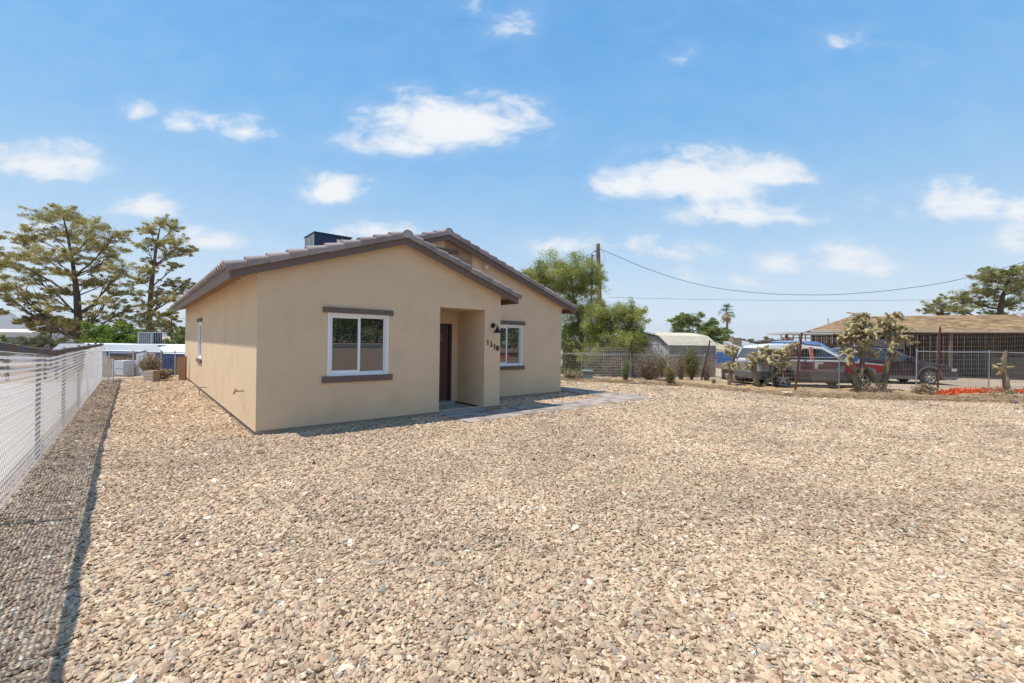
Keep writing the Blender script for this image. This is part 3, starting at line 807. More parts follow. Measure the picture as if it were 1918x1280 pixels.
# ---- wall lamp and house number
lamp = thing('wall_lamp', 'black gooseneck barn lamp on the pillar beside the porch opening', 'lamp', HF @ Matrix.Translation((5.02, 0, 2.03)))
m = H(); TT = Matrix.Translation((5.02, 0, 2.03)) @ Matrix.Rotation(math.pi / 2, 4, 'X'); m.lathe([(0, .03), (.045, .03), (.062, .02), (.066, 0)], TT, 20); m.part('back_plate', black_m, lamp, True)
m = H(); m.tube([(5.02, -.02, 2.03), (5.02, -.09, 2.05), (5.02, -.15, 2.045), (5.02, -.18, 2.01), (5.02, -.18, 1.975)], .009, 8); m.part('arm', black_m, lamp, True)
m = H(); m.lathe([(.0, .04), (.022, .04), (.028, .0), (.045, -.012), (.055, -.05), (.078, -.062), (.105, -.10), (.105, -.108), (.10, -.108), (.07, -.066)], Matrix.Translation((5.02, -.18, 1.96)), 24); m.part('lamp_shade', black_m, lamp, True)
num = thing('house_number', 'black house number 1310 stepping down the pillar under the lamp', 'house number', HF @ Matrix.Translation((5.0, 0, 1.5)))
def digit(ch, u, z, h_):
    T0 = HF @ Matrix.Translation((u, -.016, z)) @ Matrix.Rotation(math.pi / 2, 4, 'X')
    m = MB(T0); k = h_
    def st(pts, w):
        m.tube([Vector((x * k, y * k, 0)) for x, y in pts], [w_ * k * 1.25 for w_ in w], 6)
    if ch == '1': st([(-.12, .36), (0, .47), (.0, .45), (0, 0), (0, -.48)], [.035, .06, .075, .07, .075]); m.box(-.15 * k, .15 * k, -.52 * k, -.46 * k, -.03 * k, .03 * k)
    if ch == '3':
        st([(-.20, .36), (-.10, .46), (.06, .47), (.17, .36), (.15, .2), (.0, .06), (.14, -.02), (.21, -.18), (.17, -.36), (.02, -.48), (-.14, -.45), (-.22, -.34)], [.07, .05, .05, .07, .075, .05, .06, .085, .08, .05, .05, .075])
    if ch == '0':
        pts = [(.24 * math.sin(2 * math.pi * i / 16), .48 * math.cos(2 * math.pi * i / 16)) for i in range(17)]
        st(pts, [.045 + .045 * abs(math.sin(2 * math.pi * i / 16)) for i in range(17)])
    m.part('digit', mat('digit_black', (.008, .008, .008), .9, spec=.1), num, True)
for ch, u, z in (('1', 4.865, 1.625), ('3', 4.965, 1.58), ('1', 5.075, 1.525), ('0', 5.165, 1.48)): digit(ch, u, z, .122)
# ---- rooftop unit
ac = thing('rooftop_air_conditioner', 'dark blue packaged air conditioner standing on the left roof slope', 'air conditioner', HF @ Matrix.Translation((2.87, 5.45, 3.75)))
m = H(); m.box(2.36, 3.41, 5.0, 5.98, 3.90, 4.72); m.box(2.33, 3.44, 4.97, 6.01, 4.72, 4.75); m.part('cabinet', navy_m, ac)
m = H(); m.box(2.36, 2.42, 5.0, 5.98, 3.62, 3.90); m.box(3.35, 3.41, 5.0, 5.98, 3.86, 3.90); m.box(2.42, 3.35, 5.0, 5.06, 3.68, 3.90); m.box(2.42, 3.35, 5.9, 5.98, 3.68, 3.90); m.part('roof_curb', galv_m, ac)
coil = mat('coil_fins', (.05, .042, .038), .5, metal=.4)
m = H(); m.box(2.352, 2.36, 5.05, 5.93, 3.95, 4.68); m.part('coil', coil, ac)
gb = MB(); gb.box(-.014, 0, -.013, .013, 0, .76); gme = gb.mesh('guard_bar', mat('pale_guard', (.55, .60, .62), .5))
for i in range(8): place('guard_bar', gme, ac, HF @ Matrix.Translation((2.351, 5.05 + i * .126, 3.93)))
m = H(); m.box(2.337, 2.349, 5.03, 5.95, 4.28, 4.31); m.part('guard_rail', mat('pale_guard', (.45, .52, .55), .5), ac)
for (a, b, c, d, mt_) in ((2.98, 3.13, 4.34, 4.62, paper_m), (3.15, 3.38, 4.36, 4.50, paper_m), (3.10, 3.27, 4.58, 4.66, card_m)):
    m = H(); m.box(a, b, 4.994, 4.999, c, d); m.part('label_sheet', mt_, ac)
m = H(); m.box(2.72, 2.95, 4.55, 4.8, 3.98, 4.22); m.top('cardboard_box', card_m, 'small tan cardboard box lying on the roof in front of the dark blue unit', 'box')
# ================================================================ PAVED WALK
walk = thing('paved_walk', 'grey paver walk leading from the porch round the right corner of the house', 'path', HF @ Matrix.Translation((7.0, -.68, 0)))
bed = mat('joint_sand', (.30, .25, .20), .95)
m = H(); m.box(3.54, 10.40, -1.17, -.18, -.06, .004); m.box(9.26, 10.40, -.18, 4.2, -.06, .004); m.part('sand_bed', bed, walk)
pv = {}
def paver(w, d):
    k = (round(w, 2), round(d, 2))
    if k not in pv:
        g = MB(); a, b = w / 2 - .007, d / 2 - .007; i = .007
        g.v = [(x, y, 0) for x, y in ((-a, -b), (a, -b), (a, b), (-a, b))] + [(x, y, .022) for x, y in ((-a, -b), (a, -b), (a, b), (-a, b))] + [(x, y, .028) for x, y in ((-a + i, -b + i), (a - i, -b + i), (a - i, b - i), (-a + i, b - i))]
        g.f = [(0, 3, 2, 1)] + [(j, (j + 1) % 4, 4 + (j + 1) % 4, 4 + j) for j in range(4)] + [(4 + j, 4 + (j + 1) % 4, 8 + (j + 1) % 4, 8 + j) for j in range(4)] + [(8, 9, 10, 11)]
        pv[k] = g.mesh('paver', paver_m)
    return pv[k]
def lay(u0, u1, v0, v1, rows_v):
    r = 0; v = v0
    while v < v1 - .02:
        d = min(rows_v[r % len(rows_v)], v1 - v); u = u0; k = r
        while u < u1 - .02:
            w = min((.33, .22, .33, .27)[k % 4], u1 - u)
            if u1 - u - w < .08: w = u1 - u
            place('paver', paver(w, d), walk, HF @ Matrix.Translation((u + w / 2, v + d / 2, .0 + R.uniform(-.002, .003))) @ Matrix.Rotation(R.uniform(-.006, .006), 4, 'X') @ Matrix.Rotation(R.uniform(-.006, .006), 4, 'Y'))
            u += w; k += 1
        v += d; r += 1
lay(3.56, 10.38, -1.16, -.20, (.24, .24, .24, .24)); lay(9.28, 10.38, -.20, 4.15, (.24, .27))
# ================================================================ LEFT FENCE: chain link with pale slats
fu = -2.46
slat_m = mat('white_privacy_slat', (.90, .88, .88), .55, var=.04, transl=.65, objvar=.05)
_n, _l = slat_m.node_tree.nodes, slat_m.node_tree.links
_src = _n['Material Output'].inputs['Surface'].links[0].from_socket
_tp = _n.new('ShaderNodeBsdfTransparent'); _mx = _n.new('ShaderNodeMixShader'); _mx.inputs[0].default_value = .48
_l.new(_src, _mx.inputs[1]); _l.new(_tp.outputs[0], _mx.inputs[2]); _l.new(_mx.outputs[0], _n['Material Output'].inputs['Surface'])
wire_m = mat('fence_wire', (.42, .42, .43), .5, metal=.6)
band_m = mat('weathered_dark_webbing', (.11, .10, .095), .95, var=.25, vscale=9, bump=.004, bscale=40)
lf = thing('slatted_chain_link_fence', 'long white slatted chain link fence along the left side of the yard', 'fence', HF @ Matrix.Translation((fu, 5, 0)))
def ftop(v):
    a = 1.46 - .006 * (v + 2.3) if v > 0.28 else 1.46 + .045 * (.28 - v)
    return a - .010 * math.sin(math.pi * ((v - .05) % 2.68) / 2.68)
posts = [.05 + 2.68 * i for i in range(-3, 6)] 
pm = MB(); pm.tube([(0, 0, -.1), (0, 0, 1.38)], .024, 10); pm.lathe([(.03, 1.38), (.032, 1.41), (.015, 1.43), (0, 1.44)], None, 10)
post_me = pm.mesh('fence_post', mat('brown_fence_post', (.16, .10, .075), .7, var=.2, vscale=10), True)
for v in posts: place('fence_post', post_me, lf, HF @ Matrix.Translation((fu - .04, v, 0)))
sl_n = 23
for i in range(len(posts) - 1):
    a, b = posts[i], posts[i + 1]
    for k in range(sl_n):
        z = .06 + k * .0575
        g = H(); n = 6; w_ = R.uniform(.025, .030)
        pts = [(fu + .0015 * math.sin(k * 1.7 + j), a + (b - a) * j / n, z * ftop(a + (b - a) * j / n) / 1.40 + R.uniform(-.0008, .0008)) for j in range(n + 1)]
        for j in range(n):
            (x0, y0, z0), (x1, y1, z1) = pts[j], pts[j + 1]
            g.add([(x0 - .002, y0, z0), (x0 + .002, y0, z0), (x0 + .002, y0, z0 + w_), (x0 - .002, y0, z0 + w_), (x1 - .002, y1, z1), (x1 + .002, y1, z1), (x1 + .002, y1, z1 + w_), (x1 - .002, y1, z1 + w_)],
                  [(0, 1, 5, 4), (1, 2, 6, 5), (2, 3, 7, 6), (3, 0, 4, 7)])
        g.part('slat', slat_m, lf)
def tri_wire(mb, a, b, r=.0016):
    a, b = Vector(a), Vector(b); d = (b - a).normalized(); u = d.orthogonal().normalized(); w = d.cross(u)
    vs = [p + u * math.cos(q) * r + w * math.sin(q) * r for p in (a, b) for q in (0, 2.09, 4.19)]
    mb.add(vs, [(0, 1, 4, 3), (1, 2, 5, 4), (2, 0, 3, 5)])
def link(mb, P, Lh, z0, z1, pitch, r):
    """crossing diagonal wires over a panel; P(s, z) -> point"""
    h = z1 - z0; s = -h
    while s < Lh:
        for sg in (0, 1):
            a, b = (s, z0), (s + h, z1)
            if sg: a, b = (s + h, z0), (s, z1)
            def clip(p, q):
                (x0, y0), (x1, y1) = p, q
                if x0 > x1: x0, y0, x1, y1 = x1, y1, x0, y0
                if x1 <= 0 or x0 >= Lh: return None
                if x0 < 0: y0 += (y1 - y0) * (0 - x0) / (x1 - x0); x0 = 0
                if x1 > Lh: y1 = y0 + (y1 - y0) * (Lh - x0) / (x1 - x0); x1 = Lh
                return (x0, y0), (x1, y1)
            c = clip(a, b)
            if c: tri_wire(mb, P(*c[0]), P(*c[1]), r)
        s += pitch
m = H(); v0_, v1_ = posts[0], posts[-1]
link(m, lambda s, z: Vector((fu + .012, v0_ + s, z * ftop(v0_ + s) / 1.4)), v1_ - v0_, .03, 1.38, .065, .0013)
m.part('wire_mesh', wire_m, lf, kind='stuff')
# sagging dark webbing along the top
m = H(); n = 220
vs = np.linspace(v0_, v1_, n)
prev = None
for i, v in enumerate(vs):
    t_ = ftop(v) + 0; wd = .080 + .008 * math.sin(v * 1.3) + 0
    if v > 9: wd *= .8
    o_ = .02 + .012 * math.sin(v * 5.3)
    ring_ = [(fu + o_, v, t_), (fu + o_ + .018, v, t_ - .01), (fu + .028 + .01 * math.sin(v * 7), v, t_ - wd), (fu + .015, v, t_ - wd), (fu + .0, v, t_ - .02)]
    k = len(m.v); m.v += ring_
    if prev is not None:
        for j in range(5): m.f.append((prev + j, prev + (j + 1) % 5, k + (j + 1) % 5, k + j))
    prev = k
m.part('top_webbing', band_m, lf)
m = H(); m.tube([(fu - .01, v, ftop(v) - .02) for v in np.linspace(v0_, v1_, 60)], .012, 6); m.part('top_rail', galv_m, lf)
# the loose end folding round the last post
P0 = W(fu, posts[-1]); q1 = gr(203, 717); q2 = gr(212, 718.5)
for k in range(16):
    g = MB(); zf = lambda z, t: z
    za = .06 + k * .084
    pts = []
    for j in range(7):
        t = j / 6; p = (P0.lerp(q1, t * 1.45) if t < .69 else q1.lerp(q2, (t - .69) / .31))
        top = 1.40 - .56 * sstep(0, .72, t) + .02 * sstep(.72, 1, t)
        pts.append((p, za / 1.40 * top))
    for j in range(6):
        (a, z0), (b, z1) = pts[j], pts[j + 1]; w_ = .066 * z0 / za
        w2_ = .066 * z1 / za
        g.add([a + Vector((0, 0, z0)), b + Vector((0, 0, z1)), b + Vector((0, .004, z1 + w2_)), a + Vector((0, .004, z0 + w_))], [(0, 1, 2, 3)])
    g.part('slat', slat_m, lf)
g = MB(); 
for q, hh in ((q1, .86), (q2, .87)): g.tube([q, q + Vector((0, 0, hh))], .014, 8)
g.part('end_stake', wire_m, lf)
sheet('neighbour_yard', [[w2(-14, -9), w2(-2.66, -9), w2(-2.66, 13.5), w2(-14, 13.5)]], 0.0, mat('pale_caliche', (.60, .51, .42), .95, var=.12, vscale=1.5, bump=.01, bscale=20), off=.006)
# ================================================================ BACK CHAIN LINK FENCE (left rear)
def chain_fence(name, label, pts, h_, post_px=None, pitch=.09, r=.003, rail=True, pmat=galv_m, mesh_m=wire_m, zoff=0):
    t = thing(name, label, 'fence', Vector((pts[0][0], pts[0][1], zoff)))
    for (a, b) in zip(pts, pts[1:]):
        a, b = Vector((a[0], a[1], zoff)), Vector((b[0], b[1], zoff)); Lh = (b - a).length; d = (b - a) / Lh
        g = MB(); link(g, lambda s, z: a + d * s + Vector((0, 0, z)), Lh, .04, h_ - .02, pitch, r); g.part('wire_mesh', mesh_m, t, kind='stuff')
        if rail:
            g = MB(); g.tube([a + Vector((0, 0, h_)), (a + b) / 2 + Vector((0, 0, h_ - .015)), b + Vector((0, 0, h_))], .019, 8); g.part('top_rail', pmat, t, True)
    for p in pts:
        g = MB(); g.tube([Vector((p[0], p[1], zoff - .1)), Vector((p[0], p[1], zoff + h_ + .05))], .021, 8); g.lathe([(.03, 0), (.02, .03), (0, .035)], Matrix.Translation((p[0], p[1], zoff + h_ + .05)), 8); g.part('fence_post', pmat, t, True)
    return t
B0 = W(-2.3, 14.45); B1 = W(.2, 14.45)
chain_fence('back_chain_link_fence', 'low chain link fence closing the side yard behind the house on the left', [(B0.lerp(B1, t).x, B0.lerp(B1, t).y) for t in (0, .28, .62, .80, 1.0)] + [(W(3, 14.45).x, W(3, 14.45).y)], 1.0)
# ================================================================ RIGHT: dirt verge, fences
dirt_m = mat('loose_dirt', (.47, .30, .165), .95, var=.35, vscale=2.2, col2=(.36, .25, .15), bump=.035, bscale=16, spec=.1, detail=9, dirt=((.20, .14, .09), 4, .8))
nseg = 150; ns_ = 14
V = []; Fq = []
for i in range(nseg + 1):
    x = 2.0 + 20 * i / nseg; y0 = edge_y(x) if x > 2.05 else 18.7
    y0 += .12 * mnoise.noise(Vector((x * 1.3, 3.1, 0)))
    far_y = max(y0 + 2.0, 20.5 if x < 8 else 20.5 - (x - 8) * .5); far_y = max(far_y, y0 + 2.6)
    for j in range(ns_ + 1):
        t = j / ns_; y = y0 - .12 + (far_y - y0) * t
        hh = math.sin(math.pi * min(1, t * 1.02)) ** .7 * (.07 + .10 * mnoise.noise(Vector((x * .7, y * .9, 2))) + .06 * mnoise.noise(Vector((x * 2.7, y * 3.1, 9)))) if 0 < t < 1 else 0
        V.append((x, y, max(.006, hh + .006) if 0 < t < 1 else -.01)); 
VERGE = list(V)
def verge_h(x, y):
    best = 0; bd = 1e9
    for (a, b, c) in VERGE:
        d = (a - x) ** 2 + (b - y) ** 2
        if d < bd: bd = d; best = c
    return max(best, 0)
for i in range(nseg):
    for j in range(ns_):
        a = i * (ns_ + 1) + j; Fq.append((a, a + ns_ + 1, a + ns_ + 2, a + 1))
o = bpy.data.objects.new('dirt_verge', np_mesh('dirt_verge', np.array(V), np.array(Fq), dirt_m)); COL.objects.link(o); tag(o, kind='structure'); o.data.shade_smooth()
# welded wire fence on rusty posts
wf = thing('welded_wire_fence', 'tall rusty welded wire fence on leaning steel posts behind the dirt verge', 'fence', Vector((10.2, 15.7, 0)))
WP = [(2.3, 19.9, 1.75), (5.54, 19.9, 1.75), (8.55, 18.9, 1.85), (10.21, 15.75, 2.0), (15.43, 15.86, 2.25), (21.5, 16.9, 2.5)]
rw = mat('rusty_wire', (.30, .24, .19), .6, metal=.3, var=.2, vscale=4)
for i, ((x0, y0, h0), (x1, y1, h1)) in enumerate(zip(WP, WP[1:])):
    g = MB(); Lh = math.hypot(x1 - x0, y1 - y0); n = int(Lh / .105)
    def P(s, f):
        q = s / Lh; sag = -.05 * math.sin(math.pi * q)
        return Vector((x0 + (x1 - x0) * q, y0 + (y1 - y0) * q + .03 * math.sin(s * 2.1 + f * 3), .05 + f * (h0 + (h1 - h0) * q - .12 + sag)))
    for k in range(n + 1):
        s = Lh * k / n; tri_wire(g, P(s, 0), P(s, .5), .0034); tri_wire(g, P(s, .5), P(s + R.uniform(-.01, .01), 1.0 + R.uniform(-.01, .015)), .0034)
    for f in list(np.linspace(0, .55, 8)) + list(np.linspace(.62, 1, 6)):
        for k in range(12): tri_wire(g, P(Lh * k / 12, f), P(Lh * (k + 1) / 12, f), .0038)
    g.part('wire_mesh', rw, wf, kind='stuff')
def rpost(a, b, r=.035):
    g = MB(); a, b = Vector(a), Vector(b); g.bar(a, b, r * 2, .012, Vector((0, 1, 0))); g.bar(a, b, .012, r * 1.7, Vector((0, 1, 0))); g.part('post', rust_m, wf)
rpost((5.54, 19.85, -.05), at(1182, 640, 19.85)); rpost(gr(1313, 716), at(1330, 638, gr(1313, 716).y), .03)
rpost(gr(1489, 736), at(1502, 623, gr(1489, 736).y), .036); rpost(gr(1756, 738), at(1761, 613, gr(1756, 738).y), .036); rpost((21.5, 16.9, 0), (21.55, 16.9, 2.5), .045)
# galvanised chain link behind it
chain_fence('street_side_chain_link_fence', 'galvanised chain link fence in front of the parked vehicles', [(gr(1452, 729).x, 16.75), (gr(1579, 731).x, 16.72)], 1.22, pitch=.08, r=.0015, mesh_m=mat('dull_wire', (.22, .21, .20), .7))
q = [(gr(1720, 727).x, gr(1720, 727).y - 1.2), (gr(1852, 726).x, gr(1852, 726).y), (26, 19.2)]
q[0] = (15.9, 17.2)
chain_fence('garden_chain_link_fence', 'dark chain link fence at the right edge in front of the shaded porch', q, 1.5, pitch=.085, r=.0022, mesh_m=mat('dull_wire', (.22, .21, .20), .7))
chain_fence('far_chain_link_fence', 'chain link fence under the mesquite trees beside the tiled house', [(1.8, 20.6), (3.3, 20.6), (5.6, 20.7), (9.0, 20.4)], 1.12, pitch=.09, r=.0018, mesh_m=mat('dull_wire', (.22, .21, .20), .7))
m = MB(); a_ = gr(1587, 722); m.tube([Vector((a_.x, 16.66, .15)), Vector((a_.x, 16.66, 1.2))], .02, 6); m.top('marker_stake', mat('yellow_plastic', (.80, .42, .03), .5), 'thin yellow stake tied to the chain link gate post', 'stake')
# ================================================================ FOLIAGE
def leaf_mat(name, c, c2, tr=.30, isl=.35):
    return mat(name, c, .65, col2=c2, vscale=.9, island=isl, var=.25, transl=tr, spec=.25, detail=5)
LRNG = np.random.default_rng(11)
def leaves(centres, rad, n, size, asp=2.2, flat=.6, droop=0.0):
    """n leaf-sized quads spread round each centre"""
    c = np.repeat(np.array(centres), n, 0); rr = np.repeat(np.array(rad), n)[:, None]
    k = len(c)
    off = np.clip(LRNG.normal(0, .6, (k, 3)), -1.15, 1.15) * rr; off[:, 2] *= flat
    p = c + off
    a = LRNG.normal(0, 1, (k, 3)); a[:, 2] = a[:, 2] * .7 - droop; a /= np.linalg.norm(a, axis=1)[:, None]
    b = LRNG.normal(0, 1, (k, 3)); b = np.cross(a, b); b /= np.linalg.norm(b, axis=1)[:, None]
    s = size * LRNG.uniform(.6, 1.4, (k, 1)); a = a * s; b = b * s / asp
    V = np.stack([p - a, p + b * .9, p + a, p - b * .9], 1).reshape(-1, 3)
    F = np.arange(4 * k).reshape(-1, 4)
    return V, F
def crown_part(parent, name, Vl, mt, kind='stuff'):
    Vv = np.concatenate([v for v, f in Vl]); k = 0; Fv = []
    for v, f in Vl: Fv.append(f + k); k += len(v)
    inv = np.array(WM[parent].inverted()); Vh = Vv @ inv[:3, :3].T + inv[:3, 3]
    me = np_mesh(name, Vh, np.concatenate(Fv), mt)
    o = bpy.data.objects.new(name, me); COL.objects.link(o); o.parent = parent; WM[o] = WM[parent].copy()
    if kind: o['kind'] = kind
    return o
def wob(a, b, n, amp, rnd):
    a, b = Vector(a), Vector(b); L_ = (b - a).length; out = []
    off = Vector((0, 0, 0))
    for i in range(n + 1):
        t = i / n
        off = off + Vector([rnd.gauss(0, amp * L_ / n) for _ in range(3)]) if 0 < i < n else off
        out.append(a.lerp(b, t) + off * math.sin(math.pi * t) ** .5 if 0 < i < n else (a if i == 0 else b))
    return out
def tree(name, label, Y, trunk, blobs, bark, leafm, nleaf, lsize, seed, depth=.5, sub=7, subr=.45, asp=2.2, flat=.55, group=None, cat='tree', droop=0.0, twig=.016, zbase=None, back=.8):
    """trunk: list of (px, py, radius in m); blobs: (px, py, rx, ry) in pixels at distance Y, each a bough with its own limb"""
    rnd = random.Random(seed); k = Y / F_PX
    base = at(trunk[0][0], trunk[0][1], Y); gz = hgt(base.x, base.y) if zbase is None else zbase
    base = Vector((base.x, base.y, gz - .15))
    t = thing(name, label, cat, Vector((base.x, base.y, gz)), group)
    tp = [base] + [at(x, y, Y + rnd.uniform(-.2, .2)) for x, y, r in trunk[1:]]; tr = [r for _, _, r in trunk]
    g = MB(); g.tube(tp, tr, 9); 
    cen = []; rad = []; lim = MB(); twg = MB()
    wx = max(b[2] for b in blobs) * k
    for (x, y, rx, ry) in blobs:
        dy = rnd.uniform(-1, 1) * depth * wx * 1.6
        c = at(x, y, Y + dy)
        cand = [p for p in tp if p.z < c.z - .1 * (c - p).length] or [tp[-1] if tp[-1].z < c.z else tp[0]]
        st = min(cand, key=lambda p: (p - c).length + 1.2 * abs(p.z - (c.z - .6 * (c.xy - p.xy).length)))
        i0 = tp.index(st); r0 = min(tr[i0] * .5, .025 + .014 * (c - st).length)
        pts = wob(st, c, 7, .10, rnd)
        lim.tube(pts, [r0 * (1 - .75 * i / 7) for i in range(8)], 6)
        for s_ in range(sub):
            a = rnd.uniform(0, 6.28); q = rnd.uniform(.15, .95); e = rnd.uniform(-.9, .9)
            s = c + Vector((math.cos(a) * rx * k * q, math.sin(a) * rx * k * q * back, e * ry * k * math.sqrt(max(.05, 1 - q * q))))
            cen.append(s); rad.append(subr * min(rx, ry * 1.5) * k * rnd.uniform(.7, 1.2))
            a0 = pts[rnd.randint(3, 7)]
            tw_ = wob(a0, s, 4, .12, rnd)
            twg.tube(tw_, [r0 * .30, r0 * .25, r0 * .2, r0 * .14, twig * .5], 4, cap=False)
            cen.append(tw_[2]); rad.append(rad[-1] * .5)
            d_ = (s - c); d_ = d_.normalized() if d_.length > .01 else Vector((0, 0, 1))
            sh_ = s + (d_ + Vector((0, 0, rnd.uniform(-.2, .5)))).normalized() * rad[-2] * rnd.uniform(.6, 1.3)
            cen.append(sh_); rad.append(rad[-2] * .38)
            cen.append((sh_ + s) / 2); rad.append(rad[-3] * .45)
    g.part('trunk', bark, t, True); lim.part('limbs', bark, t, True); twg.part('branches', bark, t, kind='stuff')
    crown_part(t, 'crown', [leaves([tuple(c) for c in cen], rad, max(4, nleaf // max(1, len(cen))), lsize, asp, flat, droop)], leafm)
    return t
bark_d = mat('dark_bark', (.10, .068, .048), .95, var=.3, vscale=5, bump=.02, bscale=20)
bark_g = mat('grey_brown_bark', (.17, .125, .09), .95, var=.3, vscale=6, bump=.01, bscale=25)
pine_l = leaf_mat('olive_conifer_foliage', (.54, .46, .18), (.32, .29, .115), .45)
mesq_l = leaf_mat('light_mesquite_leaves', (.46, .46, .14), (.28, .31, .09), .5)
green_l = leaf_mat('green_leaves', (.30, .34, .11), (.17, .21, .07), .42)
bright_l = leaf_mat('bright_green_leaves', (.26, .33, .05), (.15, .22, .04), .4)
grey_l = leaf_mat('grey_green_leaves', (.24, .22, .12), (.15, .145, .08), .3)
dry_l = leaf_mat('dry_twigs', (.36, .27, .16), (.25, .18, .11), .15)
# ================================================================ TREES AND SHRUBS
tree('pine_tree', 'tallest broad conifer with an open olive crown and dark forked trunk behind the white fence', 45,
     [(147, 690, .42), (147, 640, .38), (146, 590, .33), (144, 555, .28), (140, 520, .2), (134, 480, .14), (126, 440, .09), (118, 405, .05)],
     [(85, 405, 34, 16), (120, 398, 34, 14), (150, 412, 30, 14), (95, 435, 36, 16), (175, 425, 30, 14), (215, 440, 28, 12), (60, 440, 30, 12), (45, 450, 18, 9), (130, 440, 36, 16), (170, 460, 36, 15), (215, 470, 30, 13),
      (40, 480, 34, 12), (90, 475, 34, 14), (20, 490, 20, 9), (130, 480, 30, 13), (190, 500, 34, 14), (228, 505, 26, 12), (60, 515, 34, 12), (100, 510, 28, 11), (30, 535, 30, 11), (205, 530, 34, 12), (240, 545, 34, 11), (165, 530, 26, 10),
      (75, 550, 36, 11), (115, 545, 22, 10), (30, 565, 34, 9), (195, 565, 34, 10), (245, 575, 36, 9), (100, 575, 30, 9), (180, 590, 30, 9), (235, 600, 40, 8), (80, 598, 34, 10), (130, 605, 26, 9)],
     bark_d, pine_l, 100000, .085, 3, depth=.8, sub=14, subr=.46, flat=.60, asp=2.6)
tree('pine_tree', 'slender conifer with a tufted top standing right of the broad one, beside the roof corner', 50,
     [(279, 690, .34), (280, 640, .30), (280, 590, .27), (283, 540, .24), (288, 500, .18), (293, 460, .12), (300, 425, .06)],
     [(300, 418, 26, 12), (322, 428, 20, 10), (278, 428, 18, 10), (340, 455, 26, 10), (310, 452, 28, 12), (275, 458, 20, 9), (355, 470, 14, 8), (320, 475, 26, 10), (290, 490, 18, 8), (330, 495, 12, 6),
      (280, 508, 22, 9), (262, 525, 14, 7), (320, 530, 24, 8), (350, 530, 16, 7), (295, 545, 22, 8), (345, 540, 18, 6), (275, 565, 20, 8), (320, 560, 20, 7), (265, 590, 22, 7), (300, 590, 18, 6), (285, 612, 22, 8)],
     bark_g, pine_l, 50000, .085, 4, depth=.7, sub=13, subr=.46, flat=.60, asp=2.6)
tree('pine_tree', 'conifer at the left edge of the picture showing only its right boughs', 42, [(-70, 690, .4), (-70, 600, .34), (-66, 520, .25), (-60, 450, .12)],
     [(-40, 470, 40, 18), (-5, 490, 26, 14), (-30, 520, 40, 14), (0, 548, 24, 12), (-60, 430, 50, 20), (-100, 490, 40, 18), (-20, 580, 40, 9), (-110, 560, 40, 14)], bark_d, pine_l, 34000, .09, 5, depth=.7, subr=.62, flat=.45, asp=2.6)
for i, (x, y, rx, ry, lab) in enumerate([(318, 595, 26, 10, 'small dark conifer next to the far end of the tan wall')]):
    tree('young_pine', lab, 44, [(322, 690, .12), (322, 640, .1), (321, 590, .04)], [(320, 586, 10, 7), (322, 598, 16, 7), (318, 610, 24, 7), (325, 622, 26, 7), (330, 635, 30, 8)], bark_d, pine_l, 9000, .11, 6 + i, depth=.5, flat=.4)
tree('mesquite_shrub', 'bright green bushy tree behind the blue edged trailer roof', 40, [(210, 700, .15), (205, 660, .12), (200, 630, .06)],
     [(175, 630, 28, 16), (205, 622, 32, 18), (235, 630, 32, 16), (258, 636, 24, 14), (190, 645, 30, 12), (225, 648, 30, 10), (165, 640, 20, 14)], bark_g, bright_l, 22000, .11, 8, depth=.6, subr=.5)
tree('mesquite_shrub', 'dull olive tree behind the far left white trailer', 48, [(95, 690, .15), (95, 640, .12), (95, 610, .06)],
     [(60, 600, 30, 10), (95, 598, 36, 12), (130, 604, 30, 11), (80, 612, 40, 9), (120, 618, 30, 8)], bark_g, pine_l, 8000, .15, 9, depth=.6, subr=.5)
tree('thorn_bush', 'grey green leafless looking bush spreading left of the trailer awning', 30, [(85, 690, .08), (85, 665, .07), (88, 650, .04)],
     [(55, 645, 26, 12), (80, 638, 30, 12), (110, 640, 30, 11), (135, 648, 22, 10), (70, 655, 30, 9), (105, 655, 30, 9), (45, 656, 14, 8)], bark_g, grey_l, 22000, .06, 10, depth=.6, subr=.5, twig=.012)
tree('dark_bush', 'dark green bush low at the left edge above the fence', 22, [(15, 690, .06), (15, 665, .05)], [(5, 645, 18, 10), (22, 655, 16, 9), (8, 662, 22, 8)], bark_g, green_l, 3500, .08, 12, subr=.5)
tree('dark_bush', 'dark foliage beside the evaporative cooler on the trailer roof', 38, [(325, 690, .08), (325, 660, .06)], [(318, 640, 18, 7), (338, 636, 14, 10), (345, 622, 8, 12), (330, 648, 20, 6)], bark_g, green_l, 3500, .12, 13, subr=.5)
